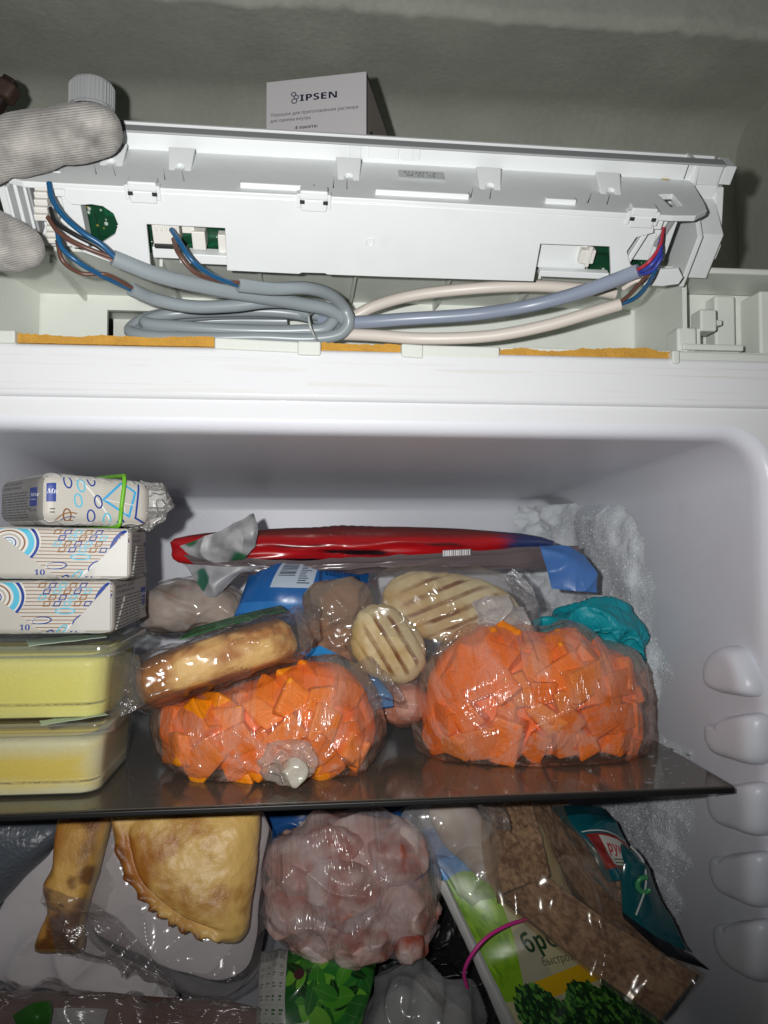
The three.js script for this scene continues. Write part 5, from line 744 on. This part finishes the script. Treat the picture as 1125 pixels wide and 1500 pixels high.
  part(sg, 'wrapper', sheet([[[382, 1392, .575], [450, 1390, .568], [556, 1386, .575]], [[378, 1440, .552], [450, 1440, .545], [545, 1440, .552]], [[374, 1540, .53], [450, 1540, .525], [520, 1540, .53]]], { n: 40, m: 40, t: .002, puff: .007, disp: (u, v, p) => crumple(22, .0022)(p.x, p.y, p.z) }), new THREE.MeshPhysicalMaterial({ map: gx, roughness: .28, clearcoat: .4, side: THREE.DoubleSide }));
  // clear bag with white tubes
  const cb = thing('bag', 'crinkled clear bag of pale tubes at the bottom, right of the green packet', 'bag', P(610, 1520, .55));
  for (const [a, b] of [[[540, 1560, .56], [585, 1470, .58]], [[600, 1570, .555], [628, 1450, .575]], [[655, 1570, .56], [665, 1470, .585]]]) part(cb, 'pale_tube', [tube([P(...a), P((a[0] + b[0]) / 2 + 4, (a[1] + b[1]) / 2, (a[2] + b[2]) / 2 - .004), P(...b)], .0125, 20, 18), capsule(P(...b), .0125)], std(.50, .48, .45, .5));
  poly(cb, 'plastic_film', [[496, 1580], [520, 1490], [560, 1440], [612, 1412], [650, 1440], [694, 1448], [706, 1500], [700, 1580]], .556, .024, filmMat({ t: .85, c: [.85, .86, .88] }), 'clear crinkled film', { pw: 3, k: 30, a: .005 });
  // broccoli packet
  const bp = thing('packet', 'broccoli packet with a lime and cream front and a white folded edge', 'packet of broccoli', P(790, 1500, .55));
  const bx2 = canvasTex(900, 1000, (g, w, h) => {
    g.fillStyle = '#b9b48d'; g.fillRect(0, 0, w, h);
    const gr = g; gr.fillStyle = '#2167ac'; gr.fillRect(0, 0, 520, 270); gr.fillStyle = '#3d8fd0'; gr.beginPath(); gr.moveTo(0, 190); gr.lineTo(330, 150); gr.lineTo(330, 330); gr.lineTo(0, 330); gr.fill();
    g.fillStyle = '#7fae1e'; g.beginPath(); g.moveTo(0, 330); g.quadraticCurveTo(180, 210, 330, 300); g.quadraticCurveTo(380, 420, 330, 560); g.quadraticCurveTo(300, 700, 190, 790); g.lineTo(0, 800); g.fill();
    for (let i = 0; i < 90; i++) { g.fillStyle = ['#93c02b', '#6d9c18', '#a3cc45', '#5d8c16'][i % 4]; g.globalAlpha = .5; g.beginPath(); g.ellipse(rr(10, 300), rr(330, 740), rr(8, 46), rr(5, 18), rr(0, 3), 0, 7); g.fill(); } g.globalAlpha = 1;
    g.fillStyle = '#aaa68c'; g.beginPath(); g.moveTo(330, 560); g.lineTo(480, 520); g.lineTo(420, 820); g.lineTo(190, 800); g.fill();
    g.fillStyle = '#23442a'; g.font = 'bold 92px sans-serif'; g.save(); g.translate(352, 636); g.rotate(-.05); g.scale(1.45, 1); g.fillText('брокколи', 0, 0); g.fillStyle = '#4a4a3c'; g.font = 'italic 38px sans-serif'; g.fillText('быстрозамороженная', 40, 52); g.restore();
    g.fillStyle = '#d3a90f'; g.save(); g.translate(262, 740); g.rotate(-.13); g.fillRect(0, 0, 560, 62); g.restore();
    const floret = (x, y, r) => { g.fillStyle = '#5d7c30'; g.fillRect(x - r * .25, y, r * .5, r * 1.2); g.fillStyle = '#1c3a1e'; g.beginPath(); g.ellipse(x, y, r, r * .8, 0, 0, 7); g.fill(); for (let i = 0; i < 300; i++) { const a = rr(0, 7), q = Math.pow(rnd(), .42) * r * 1.06; g.fillStyle = ['#1d4420', '#2f6228', '#477f33', '#5f9a3c', '#17381a'][Math.floor(rnd() * 5)]; g.beginPath(); g.arc(x + q * Math.cos(a), y + q * Math.sin(a) * .78, rr(5, 13), 0, 7); g.fill(); } };
    floret(560, 850, 130); floret(800, 820, 130); floret(250, 860, 150); floret(420, 930, 150); floret(640, 930, 150); floret(200, 985, 120); floret(850, 960, 140);
  });
  part(bp, 'wrapper', sheet([[[606, 1218, .60], [690, 1200, .605], [780, 1178, .615]], [[672, 1348, .572], [760, 1340, .57], [850, 1330, .58]], [[770, 1560, .54], [880, 1550, .54], [1000, 1540, .55]]], { n: 40, m: 50, t: .016, puff: .006, disp: (u, v, p) => crumple(16, .0016)(p.x, p.y, p.z) }), new THREE.MeshPhysicalMaterial({ map: bx2, roughness: .3, clearcoat: .3, side: THREE.DoubleSide }));
  part(bp, 'folded_edge', sheet([[[636, 1286, .578], [652, 1292, .574]], [[690, 1400, .562], [704, 1404, .556]], [[742, 1520, .546], [760, 1520, .538]]], { n: 8, m: 40, t: .003, puff: .0015, disp: (u, v, p) => .0012 * fbm(p.x * 90, p.y * 90, 3, 2) }), std(.52, .52, .50, .5), 'white folded edge of the packet');
  const rb = thing('rubber_band', 'bright pink rubber band looped over the broccoli packet', 'rubber band', P(686, 1430, .55));
  part(rb, 'band', tube([P(684, 1446, .552), P(680, 1424, .545), P(690, 1400, .54), P(712, 1374, .542), P(742, 1356, .548), P(772, 1346, .556)], .0013, 60, 8), std(.75, .04, .33, .4));
  // pale fish and a clear bag above the broccoli
  const ff = thing('frozen_fish', 'pale frozen fish fillet in film hanging behind the broccoli packet', 'fish', P(690, 1300, .6)), fp = [[628, 1185], [690, 1180], [716, 1225], [734, 1280], [738, 1312], [712, 1300], [676, 1262], [646, 1230]];
  poly(ff, 'fillet', fp, .585, .010, vc(.45), undefined, { pw: 2.4, a: .002, color: (x, y, z) => mixc([.56, .47, .38], [.36, .24, .17], .45 + 1.5 * fbm(x * 40, y * 40, z * 40, 3) + (x > .012 ? .5 : 0)) });
  poly(ff, 'plastic_film', [[590, 1190], [690, 1178], [722, 1215], [742, 1280], [748, 1330], [700, 1330], [650, 1280], [610, 1236]], .58, .014, F.bag, undefined, { pw: 2.4, k: 26, a: .004 });
  // brown frozen slabs in film
  const fs = thing('bag', 'clear bag of two brown frozen mince slabs lying at the right', 'bag of slabs', P(900, 1480, .54));
  const slab = (q, th, n, dk = 0) => { const g = sheet(q, { n: 110, m: 60, t: th, disp: (u, v, p) => .0026 * fbm(p.x * 80, p.y * 80, p.z * 80, 4) + .0010 * fbm(p.x * 300, p.y * 300, p.z * 300, 2) + .0016 * (Math.pow(ridge(p.x * 110, p.y * 110, 2), 2) - .5) }); setColors(g, (x, y, z) => mixc(mixc([.56, .40, .28], [.22, .12, .07], .42 + 1.2 * fbm(x * 70, y * 70, z * 70, 3) + 1.9 * fbm(x * 300, y * 300, z * 300, 3)), [.07, .04, .025], dk)); return part(fs, n, g, vc(.7, { bumpMap: rep(plasterT, 1.2), bumpScale: .003 })); };
  slab([[[712, 1178, .60], [776, 1170, .605]], [[724, 1240, .575], [792, 1222, .58]], [[736, 1308, .553], [806, 1282, .56]]], .022, 'mince_slab');
  slab([[[738, 1312, .550], [800, 1284, .556]], [[845, 1405, .535], [900, 1355, .54]], [[968, 1494, .52], [1022, 1428, .525]]], .026, 'mince_slab');
  slab([[[778, 1180, .61], [830, 1172, .62]], [[850, 1310, .585], [900, 1262, .595]], [[950, 1400, .555], [995, 1392, .56]]], .012, 'mince_slab', .45);
  sh(fs, 'plastic_film', [[[702, 1172, .59], [750, 1168, .595], [815, 1172, .605]], [[722, 1304, .541], [800, 1270, .55], [880, 1256, .58]], [[850, 1416, .523], [895, 1360, .529], [940, 1344, .558]], [[965, 1502, .510], [1000, 1464, .513], [1030, 1426, .518]]], filmMat({ t: .975, c: [.95, .90, .84], k: 1.6 }), 'clear film', { n: 70, m: 70, k: 24, a: .004 });
  sh(fs, 'film_tail', [[[700, 1180, .575], [722, 1176, .57], [745, 1182, .575]], [[706, 1200, .57], [730, 1212, .563], [752, 1220, .568]]], F.clear, 'twisted film', { n: 30, m: 16, k: 46, a: .004 });
  // teal and red packet
  const tp = thing('packet', 'glossy dark teal packet with a red and white emblem against the right wall', 'packet', P(950, 1400, .58));
  const tt = canvasTex(512, 512, (g, w, h) => {
    g.fillStyle = '#0b5560'; g.fillRect(0, 0, w, h); g.fillStyle = '#07343c'; g.fillRect(0, 0, w, 90); g.translate(0, 190);
    g.fillStyle = '#8f2a26'; g.fillRect(40, 60, 430, 200); g.fillStyle = '#c9c6bf'; g.beginPath(); g.moveTo(150, 70); g.lineTo(380, 90); g.lineTo(350, 250); g.lineTo(140, 240); g.fill(); g.fillStyle = '#b02a2e'; g.font = 'italic bold 92px sans-serif'; g.save(); g.translate(160, 170); g.rotate(.05); g.fillText('рук', 0, 0, 170); g.restore(); g.fillStyle = '#4f6d3c'; g.font = 'bold 30px sans-serif'; for (let y = 205; y < 245; y += 18) g.fillRect(180, y, 130, 8); g.strokeStyle = '#d5d5d0'; g.lineWidth = 8; g.beginPath(); g.moveTo(30, 40); g.lineTo(480, 52); g.stroke();
  });
  part(tp, 'wrapper', sheet([[[806, 1180, .61], [842, 1178, .615], [882, 1180, .62]], [[850, 1226, .595], [890, 1224, .60], [922, 1238, .605]], [[894, 1290, .575], [920, 1290, .58], [935, 1290, .59]]], { n: 30, m: 30, t: .0016, puff: .003, disp: (u, v, p) => crumple(26, .0026)(p.x, p.y, p.z) }), new THREE.MeshPhysicalMaterial({ map: tt, roughness: .25, clearcoat: .5, side: THREE.DoubleSide }));
  const teal = std(.006, .085, .10, .2, { clearcoat: .4 });
  part(tp, 'folded_flap', sheet([[[912, 1236, .560], [930, 1250, .562], [944, 1276, .566]], [[912, 1292, .545], [945, 1312, .545], [975, 1340, .552]], [[912, 1338, .535], [962, 1376, .53], [1008, 1394, .54]]], { n: 26, m: 36, t: .001, puff: .004, disp: (u, v, p) => crumple(18, .003)(p.x, p.y, p.z) }), teal, 'dark teal folded flap');
  part(tp, 'edge_strip', sheet([[[912, 1336, .533], [962, 1372, .528], [1010, 1396, .536]], [[914, 1346, .532], [970, 1394, .525], [1036, 1420, .532]]], { n: 30, m: 6, t: .0008, disp: (u, v, p) => crumple(30, .0012)(p.x, p.y, p.z) }), std(.008, .009, .012, .3), 'black torn edge');
  part(tp, 'white_line', tube([P(924, 1240, .556), P(942, 1262, .557), P(946, 1296, .545), P(932, 1340, .532)], .0008, 30, 6), std(.6, .62, .6, .4));
  part(tp, 'green_mark', new THREE.TorusGeometry(.005, .0018, 8, 20, 4.4).rotateZ(1.2).translate(P(944, 1296, .542).x, P(944, 1296, .542).y, P(944, 1296, .542).z), std(.06, .30, .12, .3));
}
renderer.render(scene, camera);
